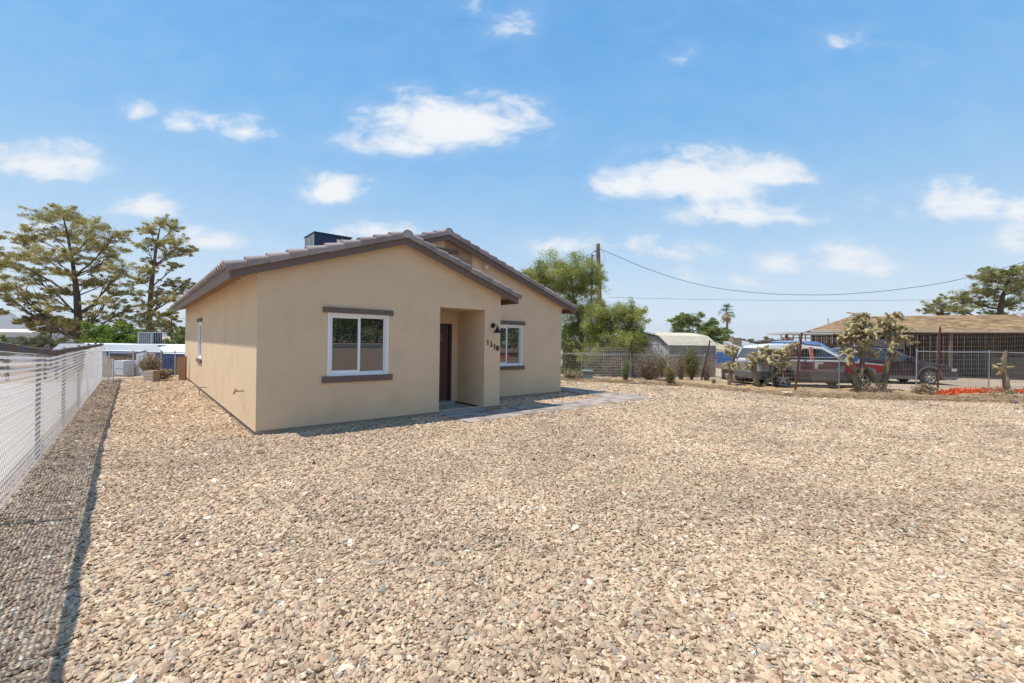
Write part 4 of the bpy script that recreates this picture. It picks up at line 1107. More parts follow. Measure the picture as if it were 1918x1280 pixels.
# the mesquites right of the house
tree('mesquite_tree', 'tall feathery light green mesquite touching the right eave, in front of the power pole', 24,
     [(1085, 715, .16), (1087, 680, .15), (1090, 640, .13), (1085, 600, .10), (1075, 560, .07), (1068, 520, .04)],
     [(1050, 495, 30, 20), (1020, 515, 30, 18), (1080, 505, 28, 22), (1000, 520, 18, 14), (1045, 535, 34, 20), (1085, 540, 30, 20), (1062, 565, 30, 20), (1095, 580, 30, 20), (1105, 515, 20, 16),
      (1075, 605, 26, 20), (1110, 620, 30, 20), (1070, 640, 20, 20), (1100, 650, 30, 16)], bark_g, mesq_l, 95000, .044, 20, depth=.55, sub=20, subr=.66, asp=3.2, flat=.8, droop=.3)
tree('mesquite_tree', 'lower mesquite with arching green sprays reaching over the shed gable', 22,
     [(1130, 715, .13), (1132, 680, .12), (1137, 640, .09), (1145, 605, .05)],
     [(1140, 590, 28, 18), (1170, 585, 28, 14), (1190, 590, 16, 12), (1150, 615, 34, 18), (1185, 612, 22, 14), (1120, 610, 24, 18), (1165, 640, 30, 16), (1130, 645, 30, 18), (1195, 640, 14, 12), (1105, 665, 24, 10), (1120, 585, 18, 16), (1150, 668, 26, 12), (1180, 625, 26, 14), (1175, 655, 26, 12)], bark_g, mesq_l, 75000, .042, 21, depth=.5, sub=20, subr=.66, asp=3.2, flat=.8, droop=.3)
tree('mesquite_tree', 'dark shaded undergrowth below the mesquites by the house corner', 23.5, [(1075, 715, .1), (1075, 690, .09), (1078, 665, .05)], [(1065, 650, 18, 18), (1095, 665, 24, 14), (1070, 680, 16, 16), (1125, 670, 26, 14), (1100, 690, 26, 14), (1065, 700, 16, 12), (1140, 690, 26, 14), (1165, 668, 22, 14), (1120, 650, 26, 12)], bark_d, green_l, 16000, .07, 22, depth=.4, subr=.8, asp=2.8)
tree('desert_tree', 'rounded green tree showing above the old shed roof', 42, [(1300, 690, .16), (1300, 650, .13), (1298, 620, .07)],
     [(1270, 605, 22, 10), (1295, 600, 26, 12), (1325, 610, 24, 12), (1265, 622, 22, 10), (1300, 620, 34, 13), (1345, 620, 22, 9), (1340, 634, 26, 8), (1362, 636, 14, 6)], bark_g, green_l, 26000, .09, 23, depth=.6, sub=14, subr=.5, asp=2.4)
tree('mesquite_tree', 'wide mesquite with dark bent limbs rising behind the brown shingle roof', 40,
     [(1872, 680, .3), (1873, 620, .26), (1874, 580, .22), (1878, 555, .17), (1885, 535, .10), (1890, 520, .05)],
     [(1760, 570, 26, 12), (1790, 558, 26, 12), (1750, 583, 24, 8), (1785, 580, 34, 10), (1825, 545, 26, 16), (1840, 520, 24, 14), (1830, 570, 34, 13), (1865, 512, 24, 12), (1895, 525, 26, 16), (1915, 545, 26, 18), (1850, 550, 28, 12), (1905, 505, 26, 10), (1900, 570, 30, 14), (1940, 530, 40, 24), (1960, 570, 40, 20), (1880, 588, 40, 8)],
     bark_d, leaf_mat('olive_mesquite_leaves', (.40, .38, .15), (.24, .23, .09)), 46000, .07, 24, depth=.6, sub=14, subr=.42, asp=2.4, flat=.6)
# distant scrub beyond the yards
for i, (x, y, rx, ry, Y, lab) in enumerate([(1415, 646, 34, 9, 70, 'low green desert scrub beyond the pitched grey roof'), (1450, 643, 26, 9, 75, 'rounded scrub bush on the horizon above the silver vehicle'), (1480, 648, 30, 9, 66, 'scrub bush on the horizon left of the brown porch roof')]):
    tree('scrub_bush', lab, Y, [(x, y + 14, .1), (x, y, .05)], [(x - rx * .5, y, rx * .6, ry * .8), (x, y - 2, rx * .6, ry), (x + rx * .5, y + 1, rx * .6, ry * .8)], bark_g, grey_l, 4000, .22, 30 + i, depth=.8, subr=.6)
# shrubs in the verge
def shrub(name, label, px, py, Y, h_px, w_px, mt, n, size, seed, droop=-.2, stems=14, cat='shrub', flat=1.0):
    rnd = random.Random(seed); k = Y / F_PX; b = at(px, py, Y); b.z = max(0.0, b.z)
    t = thing(name, label, cat, b.copy()); g = MB(); cen = []; rad = []
    for i in range(stems):
        a = rnd.uniform(0, 6.28); q = rnd.uniform(.1, 1) * w_px * k * .5; hh = rnd.uniform(.55, 1) * h_px * k * (1 - .35 * q / (w_px * k * .5))
        tip = b + Vector((math.cos(a) * q, math.sin(a) * q, hh))
        pts = wob(b + Vector((rnd.uniform(-.04, .04), rnd.uniform(-.04, .04), -.03)), tip, 5, .10, rnd)
        g.tube(pts, [.013, .011, .009, .007, .005, .003], 4, cap=False)
        for p in (pts[2:] if mt is not dry_l else pts[4:]): cen.append(tuple(p)); rad.append(w_px * k * .17)
    g.part('stems', bark_g, t, kind='stuff'); crown_part(t, 'foliage', [leaves(cen, rad, max(3, n // len(cen)), size, 3.2, flat, droop)], mt); return t
pale_l = leaf_mat('pale_green_needles', (.27, .33, .13), (.20, .24, .10), .3)
tan_l = leaf_mat('dry_olive_leaves', (.30, .26, .11), (.21, .17, .08), .25)
shrub('juniper_shrub', 'small pale green upright shrub at the fence foot, left of the old shed', 1171, 717, 18.2, 44, 18, pale_l, 5000, .03, 41, -1.2, 20)
shrub('creosote_bush', 'tall airy creosote bush in front of the shed long wall', 1296, 712, 19.0, 66, 42, leaf_mat('creosote_leaves', (.24, .23, .085), (.17, .15, .065), .3), 9000, .03, 42, 0, 34)
shrub('creosote_bush', 'ragged yellowish bush left of the leaning rusty post base', 1254, 726, 17.2, 46, 24, tan_l, 3600, .03, 43, -.8, 22)
shrub('dry_bush', 'bare grey brushwood heaped against the shed gable wall', 1215, 716, 19.4, 62, 84, dry_l, 3000, .03, 44, 0, 190)
shrub('dry_bush', 'olive sprig bush growing through the wire in front of the shed gable', 1240, 705, 19.2, 50, 34, tan_l, 3000, .03, 45, 0, 16)
shrub('dry_bush', 'bare twiggy bush behind the wire right of the shed gable', 1275, 712, 20.0, 58, 40, dry_l, 1500, .03, 46, 0, 90)
shrub('weed', 'tiny green weed near the foot of the leaning rusty post', 1337, 722, 17.4, 13, 10, green_l, 500, .025, 47, 0, 8, 'weed')
shrub('weed', 'dry grass tuft behind the tallest rusty post on the right', 1735, 742, 15.2, 16, 40, dry_l, 1500, .05, 48, -.6, 20, 'weed')
shrub('dry_bush', 'dead brushwood pile at the far right foot of the wire fence', 1868, 752, 14.2, 6, 90, dry_l, 1200, .04, 49, 0, 40)
shrub('dry_bush', 'low dead twigs beside the grey utility box', 1075, 714, 19.2, 14, 40, dry_l, 2200, .05, 50, 0, 24)
# ================================================================ CHOLLAS
cholla_m = mat('cholla_skin', (.50, .42, .23), .9, col2=(.26, .20, .11), vscale=7, v2=.56, var=.3, island=.22, bump=.012, bscale=60, spec=.1)
cholla_d = mat('cholla_trunk', (.17, .125, .08), .95, col2=(.26, .21, .13), vscale=7, var=.25, bump=.02, bscale=40, spec=.1)
def spines(mb, pts, rs, rnd, dens=520, ln=.036):
    for i in range(len(pts) - 1):
        a, b = pts[i], pts[i + 1]; L_ = (b - a).length; d = (b - a).normalized(); u = d.orthogonal().normalized(); w = d.cross(u)
        for _ in range(int(dens * L_)):
            t = rnd.random(); q = rnd.uniform(0, 6.28); o_ = u * math.cos(q) + w * math.sin(q); r = rs[i] + (rs[i + 1] - rs[i]) * t
            p = a.lerp(b, t) + o_ * r * .9; s = d * .004 + w * .002; tip = p + o_ * ln * rnd.uniform(.6, 1.3) + d * rnd.uniform(-.012, .012)
            mb.add([p - s, p + s, tip], [(0, 1, 2)])
def joint(mb, a, b, r, rnd, n=5):
    r *= .52
    pts = wob(a, b, n, .07, rnd); rs = [r * (.62 + .42 * math.sin(math.pi * min(1, .12 + .88 * i / n))) * rnd.uniform(.92, 1.08) for i in range(n + 1)]; rs[-1] *= .55
    mb.tube(pts, rs, 8); spines(mb, pts, rs, rnd); return pts
def cholla(label, Y, trunk, arms, seed, nj=5, name='cholla_cactus'):
    """trunk: px polylines with px radius; arms: (x0, y0, x1, y1, px radius) main joints; side joints grow from them"""
    rnd = random.Random(seed); k = Y / F_PX
    b = at(trunk[0][0][0], trunk[0][0][1], Y); t = thing(name, label, 'cactus', Vector((b.x, b.y, max(0, b.z))))
    for line in trunk:
        g = MB(); pts = [at(x, y, Y + rnd.uniform(-.06, .06)) for x, y, r in line]; rs = [r * k * .66 for _, _, r in line]
        fine = []; fr = []
        for i in range(len(pts) - 1):
            for j in range(3): fine.append(pts[i].lerp(pts[i + 1], j / 3) + Vector((rnd.gauss(0, .01), rnd.gauss(0, .01), 0))); fr.append((rs[i] + (rs[i + 1] - rs[i]) * j / 3) * rnd.uniform(.88, 1.12))
        fine.append(pts[-1]); fr.append(rs[-1])
        g.tube(fine, fr, 9); spines(g, fine, fr, rnd, 160, .02); g.part('trunk', cholla_d, t, True)
    for (x0, y0, x1, y1, r) in arms:
        g = MB(); a = at(x0, y0, Y + rnd.uniform(-.15, .15)); c = at(x1, y1, Y + rnd.uniform(-.35, .35)); pts = joint(g, a, c, r * k, rnd)
        for _ in range(rnd.randint(max(1, nj + 3), max(2, nj + 7))):
            s = rnd.choice(pts[1:]); q = rnd.uniform(0, 6.28); ln = rnd.uniform(.11, .27)
            d = Vector((math.cos(q), math.sin(q), rnd.choice((-1.1, -.6, .2, .7)))).normalized()
            p2 = joint(g, s, s + d * ln, r * k * rnd.uniform(.55, .8), rnd, 3)
            if rnd.random() < .6:
                d2 = (d + Vector((rnd.uniform(-.5, .5), rnd.uniform(-.5, .5), -.7))).normalized(); joint(g, p2[-1], p2[-1] + d2 * rnd.uniform(.06, .14), r * k * .55, rnd, 3)
        g.part('branch', cholla_m, t, True)
    return t
cholla('leaning thin cholla standing left of the blue pickup tailgate', 17.0, [[(1365, 726, 5), (1368, 705, 5), (1372, 685, 4.5), (1374, 668, 4)]],
       [(1374, 670, 1372, 648, 5), (1373, 665, 1360, 655, 4), (1374, 680, 1386, 684, 4), (1374, 660, 1384, 652, 4), (1372, 688, 1362, 680, 3.5)], 61, 3)
cholla('sprawling low cholla with an arching crown in front of the silver vehicle rear', 16.6,
       [[(1422, 730, 8), (1416, 712, 7), (1412, 692, 6.5), (1416, 672, 6)], [(1424, 729, 6), (1440, 712, 5.5), (1456, 698, 5), (1470, 690, 4.5)]],
       [(1416, 672, 1432, 652, 6), (1432, 654, 1446, 658, 5), (1416, 676, 1402, 668, 5), (1418, 670, 1444, 668, 6), (1440, 668, 1452, 684, 5.5), (1444, 664, 1462, 660, 5), (1460, 660, 1478, 646, 5.5), (1478, 648, 1482, 664, 5),
        (1480, 664, 1466, 680, 6), (1466, 680, 1458, 688, 5), (1466, 678, 1480, 684, 5), (1482, 650, 1498, 646, 5), (1410, 682, 1400, 688, 4.5), (1430, 652, 1424, 664, 4.5), (1476, 668, 1462, 672, 6)], 62, 4)
cholla('big dense cholla with a tall spiky head, left one of the tallest pair', 15.6,
       [[(1608, 738, 8), (1602, 715, 7.5), (1598, 690, 7), (1592, 660, 6), (1590, 635, 5)], [(1606, 735, 6), (1612, 700, 6), (1616, 670, 6), (1618, 640, 5.5), (1614, 612, 5)]],
       [(1614, 612, 1616, 590, 5), (1616, 600, 1630, 588, 3.5), (1616, 600, 1604, 592, 3), (1614, 614, 1596, 600, 5), (1614, 614, 1630, 608, 5), (1612, 622, 1594, 612, 5), (1628, 610, 1638, 622, 5), (1598, 606, 1590, 622, 5), (1606, 606, 1600, 624, 5),
        (1622, 606, 1624, 626, 5.5), (1592, 636, 1572, 626, 6), (1592, 634, 1584, 620, 5), (1574, 628, 1570, 642, 5), (1594, 640, 1606, 630, 5.5), (1592, 646, 1574, 648, 5), (1616, 646, 1632, 638, 6), (1616, 650, 1636, 656, 5.5),
        (1634, 658, 1644, 668, 5), (1592, 652, 1580, 662, 4.5), (1618, 640, 1604, 644, 6), (1618, 660, 1606, 662, 5.5), (1594, 660, 1586, 672, 4)], 63, 5)
cholla('tall cholla with an antler like top, right one of the tallest pair', 15.9,
       [[(1652, 737, 8), (1656, 715, 8), (1660, 690, 7), (1668, 665, 6.5), (1672, 640, 6), (1674, 615, 5)], [(1650, 728, 5), (1632, 706, 4.5), (1624, 690, 4)]],
       [(1674, 616, 1670, 592, 5), (1670, 594, 1684, 584, 3.5), (1670, 594, 1658, 588, 3), (1682, 586, 1682, 596, 3), (1674, 612, 1652, 602, 5), (1654, 602, 1644, 612, 4.5), (1674, 618, 1690, 612, 4.5), (1690, 612, 1708, 616, 3.5), (1674, 622, 1658, 622, 5.5),
        (1672, 632, 1658, 626, 5), (1676, 626, 1694, 632, 4.5), (1672, 640, 1664, 654, 5.5), (1672, 632, 1682, 644, 5), (1690, 634, 1700, 642, 4), (1668, 660, 1676, 670, 4.5), (1654, 604, 1666, 612, 5)], 64, 4)
cholla('bare grey cholla stump at the right edge behind the orange netting', 16.0, [[(1892, 742, 8), (1884, 720, 7.5), (1880, 695, 6.5), (1882, 672, 6), (1886, 658, 5)]], [(1880, 694, 1860, 688, 4), (1882, 690, 1900, 686, 4)], 65, -1)
# ================================================================ BUILDINGS AND POLES, RIGHT
wood_g = mat('weathered_grey_boards', (.34, .28, .22), .9, objvar=.18, var=.2, vscale=5, bump=.005, bscale=30, stretch=(6, 6, .8))
tin = mat('dull_white_tin', (.60, .53, .40), .6, metal=.0, var=.12, vscale=3, objvar=.06, dirt=((.45, .36, .25), 2.5, .5))
shed = thing('garden_shed', 'old grey board shed with a pale gambrel roof behind the wire fence', 'shed', Vector((8.2, 22.5, 0)))
SM = Matrix.Translation((7.73, 21.6, 0)) @ Matrix.Rotation(math.radians(8), 4, 'Z')       # near corner; x along the long wall, y along the gable towards the back left
gab = [(0, 0), (1.68, 0)]; SLn = 2.5; GW_ = 2.35
ga = math.radians(38)
def SP(x, y, z): return SM @ Vector((x - y * math.cos(ga) * 1.0, y * math.sin(ga) * 1.0, z))
prof = [(0, 1.60), (.42, 2.02), (GW_ / 2, 2.18), (GW_ - .42, 2.02), (GW_, 1.60)]
bw = .155
n = int(SLn / bw)
for i in range(n + 1):
    g = MB(); a, b = i * bw, min((i + 1) * bw - .012, SLn); pr = R.uniform(0, .012)
    if b - a < .02: continue
    g.add([SP(a, -pr, 0), SP(b, -pr, 0), SP(b, .03, 0), SP(a, .03, 0), SP(a, -pr, 1.6), SP(b, -pr, 1.6), SP(b, .03, 1.6), SP(a, .03, 1.6)], [(0, 3, 2, 1), (4, 5, 6, 7), (0, 1, 5, 4), (1, 2, 6, 5), (2, 3, 7, 6), (3, 0, 4, 7)]); g.part('board', wood_g, shed)
white_b = mat('whitewashed_boards', (.52, .50, .50), .85, objvar=.12, var=.25, vscale=5, stretch=(6, 6, .8), dirt=((.30, .24, .18), 6, .6))
n = int(GW_ / bw)
for i in range(n + 1):
    g = MB(); a, b = i * bw, min((i + 1) * bw - .014, GW_); pr = R.uniform(0, .012)
    if b - a < .02: continue
    g.add([SP(-pr, a, 0), SP(-pr, b, 0), SP(.03, b, 0), SP(.03, a, 0), SP(-pr, a, 1.58), SP(-pr, b, 1.58), SP(.03, b, 1.58), SP(.03, a, 1.58)], [(0, 3, 2, 1), (4, 5, 6, 7), (0, 1, 5, 4), (1, 2, 6, 5), (2, 3, 7, 6), (3, 0, 4, 7)]); g.part('board', white_b, shed)
for i in range(4):
    z0, z1 = 1.60 + i * .145, 1.60 + (i + 1) * .145 - .01
    def wy(z): 
        if z < 2.02: return (z - 1.60)
        return .42 + (z - 2.02) / .16 * (GW_ / 2 - .42)
    a0, a1 = wy(z0), min(wy(z1), GW_ / 2)
    g = MB(); g.add([SP(0, a0, z0), SP(0, GW_ - a0, z0), SP(0, GW_ - a1, z1), SP(0, a1, z1), SP(.02, a0, z0), SP(.02, GW_ - a0, z0), SP(.02, GW_ - a1, z1), SP(.02, a1, z1)], [(0, 1, 2, 3), (4, 7, 6, 5), (0, 4, 5, 1), (2, 6, 7, 3)]); g.part('gable_board', white_b, shed)
rf = MB(); g = MB(); g.add([SP(.05, .05, 0), SP(SLn, .05, 0), SP(SLn, GW_, 0), SP(.05, GW_, 0), SP(.05, .05, 1.6), SP(SLn, .05, 1.6), SP(SLn, GW_, 1.6), SP(.05, GW_, 1.6)], [(0, 1, 5, 4), (1, 2, 6, 5), (2, 3, 7, 6), (3, 0, 4, 7)]); g.part('inner_wall', mat('dark_wood', (.06, .05, .04), .9), shed)
roof_s = None
for j, ((y0, z0), (y1, z1)) in enumerate(zip(prof, prof[1:])):
    nP = 5
    for i in range(nP):
        a, b = -.10 + (SLn + .2) * i / nP, -.10 + (SLn + .2) * (i + 1) / nP - .01; e = -.06 if j == 0 else 0
        g = MB(); g.add([SP(a, y0 + e, z0 + e * .9 + .03), SP(b, y0 + e, z0 + e * .9 + .03), SP(b, y1, z1 + .03), SP(a, y1, z1 + .03), SP(a, y0 + e, z0 + e * .9 + .045), SP(b, y0 + e, z0 + e * .9 + .045), SP(b, y1, z1 + .045), SP(a, y1, z1 + .045)],
                        [(0, 3, 2, 1), (4, 5, 6, 7), (0, 1, 5, 4), (1, 2, 6, 5), (2, 3, 7, 6), (3, 0, 4, 7)]); g.part('roof_panel', tin, shed)
g = MB()
for (y0, z0), (y1, z1) in zip(prof, prof[1:]): g.bar(SP(-.12, y0, z0 + .02), SP(-.12, y1, z1 + .02), .03, .07, Vector((1, 0, 0)))
g.part('barge_board', mat('dark_edge', (.09, .075, .06), .8), shed)
# low grey roofed hut with a cooler
hut = thing('low_gabled_hut', 'small cream hut with a grey shingle roof and rooftop cooler, right of the shed', 'hut', Vector((17, 36, 0)))
hy = 36
def q3(px, py, Y): return at(px, py, Y)
g = MB(); A_, B_, C_, D_ = q3(1354, 640, hy), q3(1414, 664, hy - 1), q3(1475, 662, hy + 3), q3(1392, 638, hy + 4)
g.add([A_, B_, C_, D_, A_ - Vector((0, 0, .12)), B_ - Vector((0, 0, .12)), C_ - Vector((0, 0, .12)), D_ - Vector((0, 0, .12))], [(0, 1, 2, 3), (4, 7, 6, 5), (0, 4, 5, 1), (1, 5, 6, 2), (2, 6, 7, 3), (3, 7, 4, 0)])
shing_g = mat('grey_shingles', (.38, .37, .37), .9, var=.25, vscale=4, stretch=(1, 1, 8), bump=.01, bscale=20); hroof = g.part('roof', shing_g, hut)
g = MB(); a, b = A_ + Vector((-.2, .3, -.15)), B_ + Vector((-.2, .3, -.15)); c = Vector((b.x, b.y, 0)); d = Vector((a.x - 1.2, a.y, 0)); e = Vector((a.x - 1.2, a.y, a.z - .2))
g.add([a, b, c, d, e, C_ - Vector((0, 0, .2)), Vector((C_.x, C_.y, 0))], [(0, 1, 2, 3, 4), (1, 5, 6, 2)]); g.part('wall', mat('cream_block_wall', (.52, .43, .30), .9, var=.15, vscale=2), hut)
g = MB(); a = q3(1377, 645, hy + .5); g.box(a.x - .36, a.x + .36, a.y - .35, a.y + .35, a.z - .12, a.z + .52); g.part('cooler', mat('brown_cooler_metal', (.26, .20, .15), .6, var=.2, vscale=6), hut)
# brown ranch house
shing = mat('brown_shingles', (.30, .20, .115), .9, objvar=.0, island=.34, var=.25, vscale=1.5, bump=.01, bscale=14, spec=.1)
brown_w = mat('shade_darkened_brown_siding', (.05, .035, .027), .85, objvar=.25, var=.2, vscale=5)  # brown siding, darkened further to stand for the porch's deep shade
ranch = thing('ranch_house', 'long low brown house with a shingle roof and deep shaded porch behind the vehicles', 'house', Vector((22, 26, 0)))
Ea = Vector((18.55, 27.3, 2.52)); Eb = Vector((26.8, 22.9, 2.60)); dr = (Eb - Ea); dr.z = 0; dr.normalize(); nr = Vector((-dr.y, dr.x, 0))
RL = 22.0; DP = 5.2
def RP(s, t, z): return Vector((Ea.x, Ea.y, 0)) + dr * s + nr * t + Vector((0, 0, z))
nc = 17; V = []; Fq = []
for r in range(nc):
    t0, t1 = r / nc, (r + 1) / nc
    sa0, sa1 = 2.9 * t0, 2.9 * t1; s = sa0 - R.uniform(0, .3)
    z0 = 2.62 + 1.12 * t0 + .022; z1 = 2.62 + 1.12 * t1
    while s < RL:
        w = R.uniform(.25, .42); a, b = max(s, sa0), s + w - .008
        if b > a:
            k = len(V); l_ = R.uniform(-.006, .012)
            for (ss, tt, zz) in ((a, t0, z0 + l_), (b, t0, z0 + l_), (b, t1, z1 + l_ * .3), (max(a, sa1) if a < sa1 else a, t1, z1 + l_ * .3), (a, t0, z0 + l_ - .03), (b, t0, z0 + l_ - .03)): V.append(tuple(RP(ss, tt * DP - .5 * (1 - tt), zz)))
            Fq += [(k, k + 1, k + 2, k + 3), (k + 4, k + 5, k + 1, k)]
        s += w
me = np_mesh('roof_shingles', np.array([tuple(WM[ranch].inverted() @ Vector(v)) for v in V]), np.array(Fq), shing); o = bpy.data.objects.new('roof_shingles', me); COL.objects.link(o); o.parent = ranch; o['kind'] = 'stuff'
g = MB(); g.add([RP(0, -.5, 2.57), RP(RL, -.5, 2.57), RP(RL, DP, 3.72), RP(2.9, DP, 3.72), RP(2.9, DP * 2, 2.5), RP(RL, DP * 2, 2.5), RP(0, DP * 2, 2.5)], [(0, 1, 2, 3), (0, 3, 6), (3, 2, 5, 4), (3, 4, 6)]); g.part('roof_deck', mat('roof_felt', (.16, .11, .07), .9), ranch)
g = MB(); g.bar(RP(-.02, -.53, 2.56), RP(RL, -.53, 2.56), .03, .13); g.part('fascia', mat('tan_fascia', (.46, .36, .25), .8), ranch)
i = 0; s = .3
while s < RL:
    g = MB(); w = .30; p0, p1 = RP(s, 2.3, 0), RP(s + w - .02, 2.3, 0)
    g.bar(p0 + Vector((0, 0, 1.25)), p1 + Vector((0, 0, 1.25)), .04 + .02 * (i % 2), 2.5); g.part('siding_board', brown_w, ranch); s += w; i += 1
blue_gl = mat('bluish_glass', (.03, .045, .06), .06, ior=2.2); pale_f = mat('pale_window_frame', (.42, .44, .46), .5)
for (x0, x1) in ((1637, 1661), (1665, 1691)):
    a = at(x0, 637, 26.0); b = at(x1, 650, 26.0)
    def hit(px):
        r = ray(px, 640); P_ = RP(0, 2.22, 0); tt = (nr.x * P_.x + nr.y * P_.y) / (nr.x * r.x + nr.y * r.y); return Vector((r.x * tt, r.y * tt, 0)), tt
    (pa, ta), (pb, tb) = hit(x0), hit(x1); za, zb2 = at(x0, 653, ta).z, at(x0, 636, ta).z
    up = Vector((0, 0, 1)); g = MB()
    for (u, v) in ((pa + up * za, pb + up * za), (pa + up * zb2, pb + up * zb2), (pa + up * za, pa + up * zb2), (pb + up * za, pb + up * zb2)): g.bar(u, v, .06, .06, nr)
    w_ = g.part('window', pale_f, ranch); g = MB(); g.add([pa + up * za, pb + up * za, pb + up * zb2, pa + up * zb2], [(0, 1, 2, 3)]); g.part('pane', blue_gl, w_)
for s in (3.2, 6.4, 9.8, 13.2, 16.6, 20):
    g = MB(); p = RP(s, -.35, 0); g.box(p.x - .06, p.x + .06, p.y - .06, p.y + .06, 0, 2.47); g.part('porch_post', mat('post_brown', (.16, .11, .08), .8), ranch)
g = MB(); a = RP(7.6, 1.7, 3.45 - .2); g.box(a.x - .3, a.x + .3, a.y - .2, a.y + .2, 2.92, 3.02); p = RP(11.0, 4.6, 3.7); g.box(p.x - .12, p.x + .12, p.y - .12, p.y + .12, 3.5, 3.80); g.part('roof_vent', mat('pale_vent', (.62, .63, .64), .6), ranch)
g = MB(); a = at(1551, 618, 28.5); g.tube([a, a + Vector((0, 0, .75))], .02, 6); g.part('vent_pipe', mat('dark_pipe', (.08, .07, .06), .7), ranch)
# flat porch wing in front left
porch = thing('carport', 'flat roofed dark carport joined to the left end of the brown ranch house', 'carport', Vector((17.5, 26, 0)))
ca_, cb_ = at(1473, 625, 25.6), at(1588, 625, 24.6)
g = MB(); back_ = Vector((.6, 3.0, 0)); th_ = Vector((0, 0, .10))
zt = 2.32; ca_.z = zt; cb_.z = zt
g.add([ca_, cb_, cb_ + back_, ca_ + back_, ca_ + th_, cb_ + th_, cb_ + back_ + th_, ca_ + back_ + th_], [(0, 3, 2, 1), (4, 5, 6, 7), (0, 1, 5, 4), (1, 2, 6, 5), (2, 3, 7, 6), (3, 0, 4, 7)]); g.part('roof', mat('pale_metal_edge', (.50, .49, .47), .6), porch)
d_ = (cb_ - ca_); n = 19
for i in range(n):
    a = ca_ + d_ * (i / n) + Vector((.25, .9, 0)); b = ca_ + d_ * ((i + .92) / n) + Vector((.25, .9, 0))
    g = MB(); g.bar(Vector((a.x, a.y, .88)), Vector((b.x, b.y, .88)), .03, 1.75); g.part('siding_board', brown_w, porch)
    if i % 2 == 0:
        g = MB(); g.bar(Vector((a.x, a.y, 1.76)), Vector((a.x, a.y, 2.3)), .05, .05, Vector((1, 0, 0))); g.part('stud', mat('pale_stud', (.34, .27, .21), .8), porch)
g = MB(); g.bar(Vector((ca_.x + .25, ca_.y + .9, 2.12)), Vector((cb_.x + .25, cb_.y + .9, 2.12)), .06, .06); g.part('rail', mat('pale_stud', (.34, .27, .21), .8), porch)
g = MB(); g.bar(ca_ + Vector((.2, .3, -.02)), Vector((ca_.x + .2, ca_.y + .3, 0)), .12, .12, Vector((1, 0, 0))); g.part('red_post', mat('red_paint_post', (.28, .06, .05), .7), porch)
# poles and wires
pole_m = mat('utility_pole_wood', (.34, .235, .13), .9, var=.3, vscale=5, stretch=(5, 5, .5), bump=.01, bscale=20)
pb = at(1120, 700, 26); pt = at(1120, 457, 26)
pole = thing('utility_pole', 'tall tan wooden power pole rising out of the mesquite', 'utility pole', Vector((pb.x, pb.y, 0)))
g = MB(); g.tube([Vector((pb.x + .05, pb.y, -.2)), Vector((pb.x + .02, pb.y, 4)), pt], [.17, .15, .12], 12); g.part('shaft', pole_m, pole, True)
g = MB(); a = at(1118, 471, 25.85); g.bar(a - Vector((.18, 0, 0)), a + Vector((.18, 0, 0)), .06, .07); g.tube([a + Vector((0, 0, .3)), a + Vector((0, 0, -.35))], .05, 8)
g.part('bracket', mat('grey_bracket', (.22, .2, .18), .6), pole)
g = MB(); a = at(1109, 477, 34); g.tube([Vector((a.x - .02, a.y, -.2)), Vector((a.x, a.y, a.z))], [.11, .075], 8); g.bar(a + Vector((0, 0, -.1)), a + Vector((.35, 0, -.1)), .05, .05); g.bar(a + Vector((.35, 0, -.1)), a + Vector((0, 0, -1.2)), .03, .03); g.bar(a + Vector((0, 0, -1.3)), a + Vector((.3, 0, -1.3)), .05, .05)
g.top('utility_pole', mat('dark_pole', (.10, .09, .085), .8), 'thin dark pole with small brackets just left of the tan power pole', 'utility pole')
cab = mat('black_cable', (.03, .03, .035), .6)
def wire(name, label, pts, r):
    P_ = [at(x, y, Y) for x, y, Y in pts]; fine = []
    for i in range(len(P_) - 1):
        p0, p1, p2, p3 = P_[max(0, i - 1)], P_[i], P_[i + 1], P_[min(len(P_) - 1, i + 2)]
        for j in range(6):
            t = j / 6; fine.append(.5 * ((2 * p1) + (p2 - p0) * t + (2 * p0 - 5 * p1 + 4 * p2 - p3) * t * t + (3 * p1 - p0 - 3 * p2 + p3) * t ** 3))
    fine.append(P_[-1]); g = MB(); g.tube(fine, r, 5); g.top(name, cab, label, 'cable')
def lerpY(i, n, a, b): return a + (b - a) * i / (n - 1)
pw = [(1124, 467), (1160, 482), (1200, 499), (1250, 517), (1300, 531), (1350, 541), (1400, 547), (1450, 551), (1500, 552.5), (1550, 552.5), (1600, 550), (1650, 546), (1700, 540), (1750, 533), (1800, 523), (1850, 511), (1918, 491), (2000, 463), (2080, 432)]
wire('power_cable', 'long sagging cable running right from the tan power pole across the sky', [(x, y, lerpY(i, len(pw), 26, 22)) for i, (x, y) in enumerate(pw)], .013)
wire('power_cable', 'short cable running left and down from the power pole to behind the tiled roof', [(1116, 471, 26), (1095, 482, 26.5), (1072, 496, 27), (1040, 512, 28), (1000, 528, 29)], .012)
wire('power_cable', 'thin straight cable low above the horizon behind the palm', [(1140, 557, 60), (1300, 561, 60), (1500, 563, 60), (1735, 562, 60), (1950, 556, 60)], .018)
wire('power_cable', 'drooping loop of thin cable just right of the pole top', [(1124, 465, 26), (1131, 474, 26), (1133, 484, 26), (1128, 494, 26), (1122, 500, 26)], .007)
g = MB(); a = at(1338, 606, 90); g.tube([Vector((a.x, a.y, 0)), a], [.16, .12], 6); g.bar(a + Vector((-1, 0, -.2)), a + Vector((1, 0, -.2)), .12, .12); g.top('utility_pole', mat('dark_pole', (.10, .09, .085), .8), 'distant utility pole sticking out of the tree above the shed', 'utility pole')
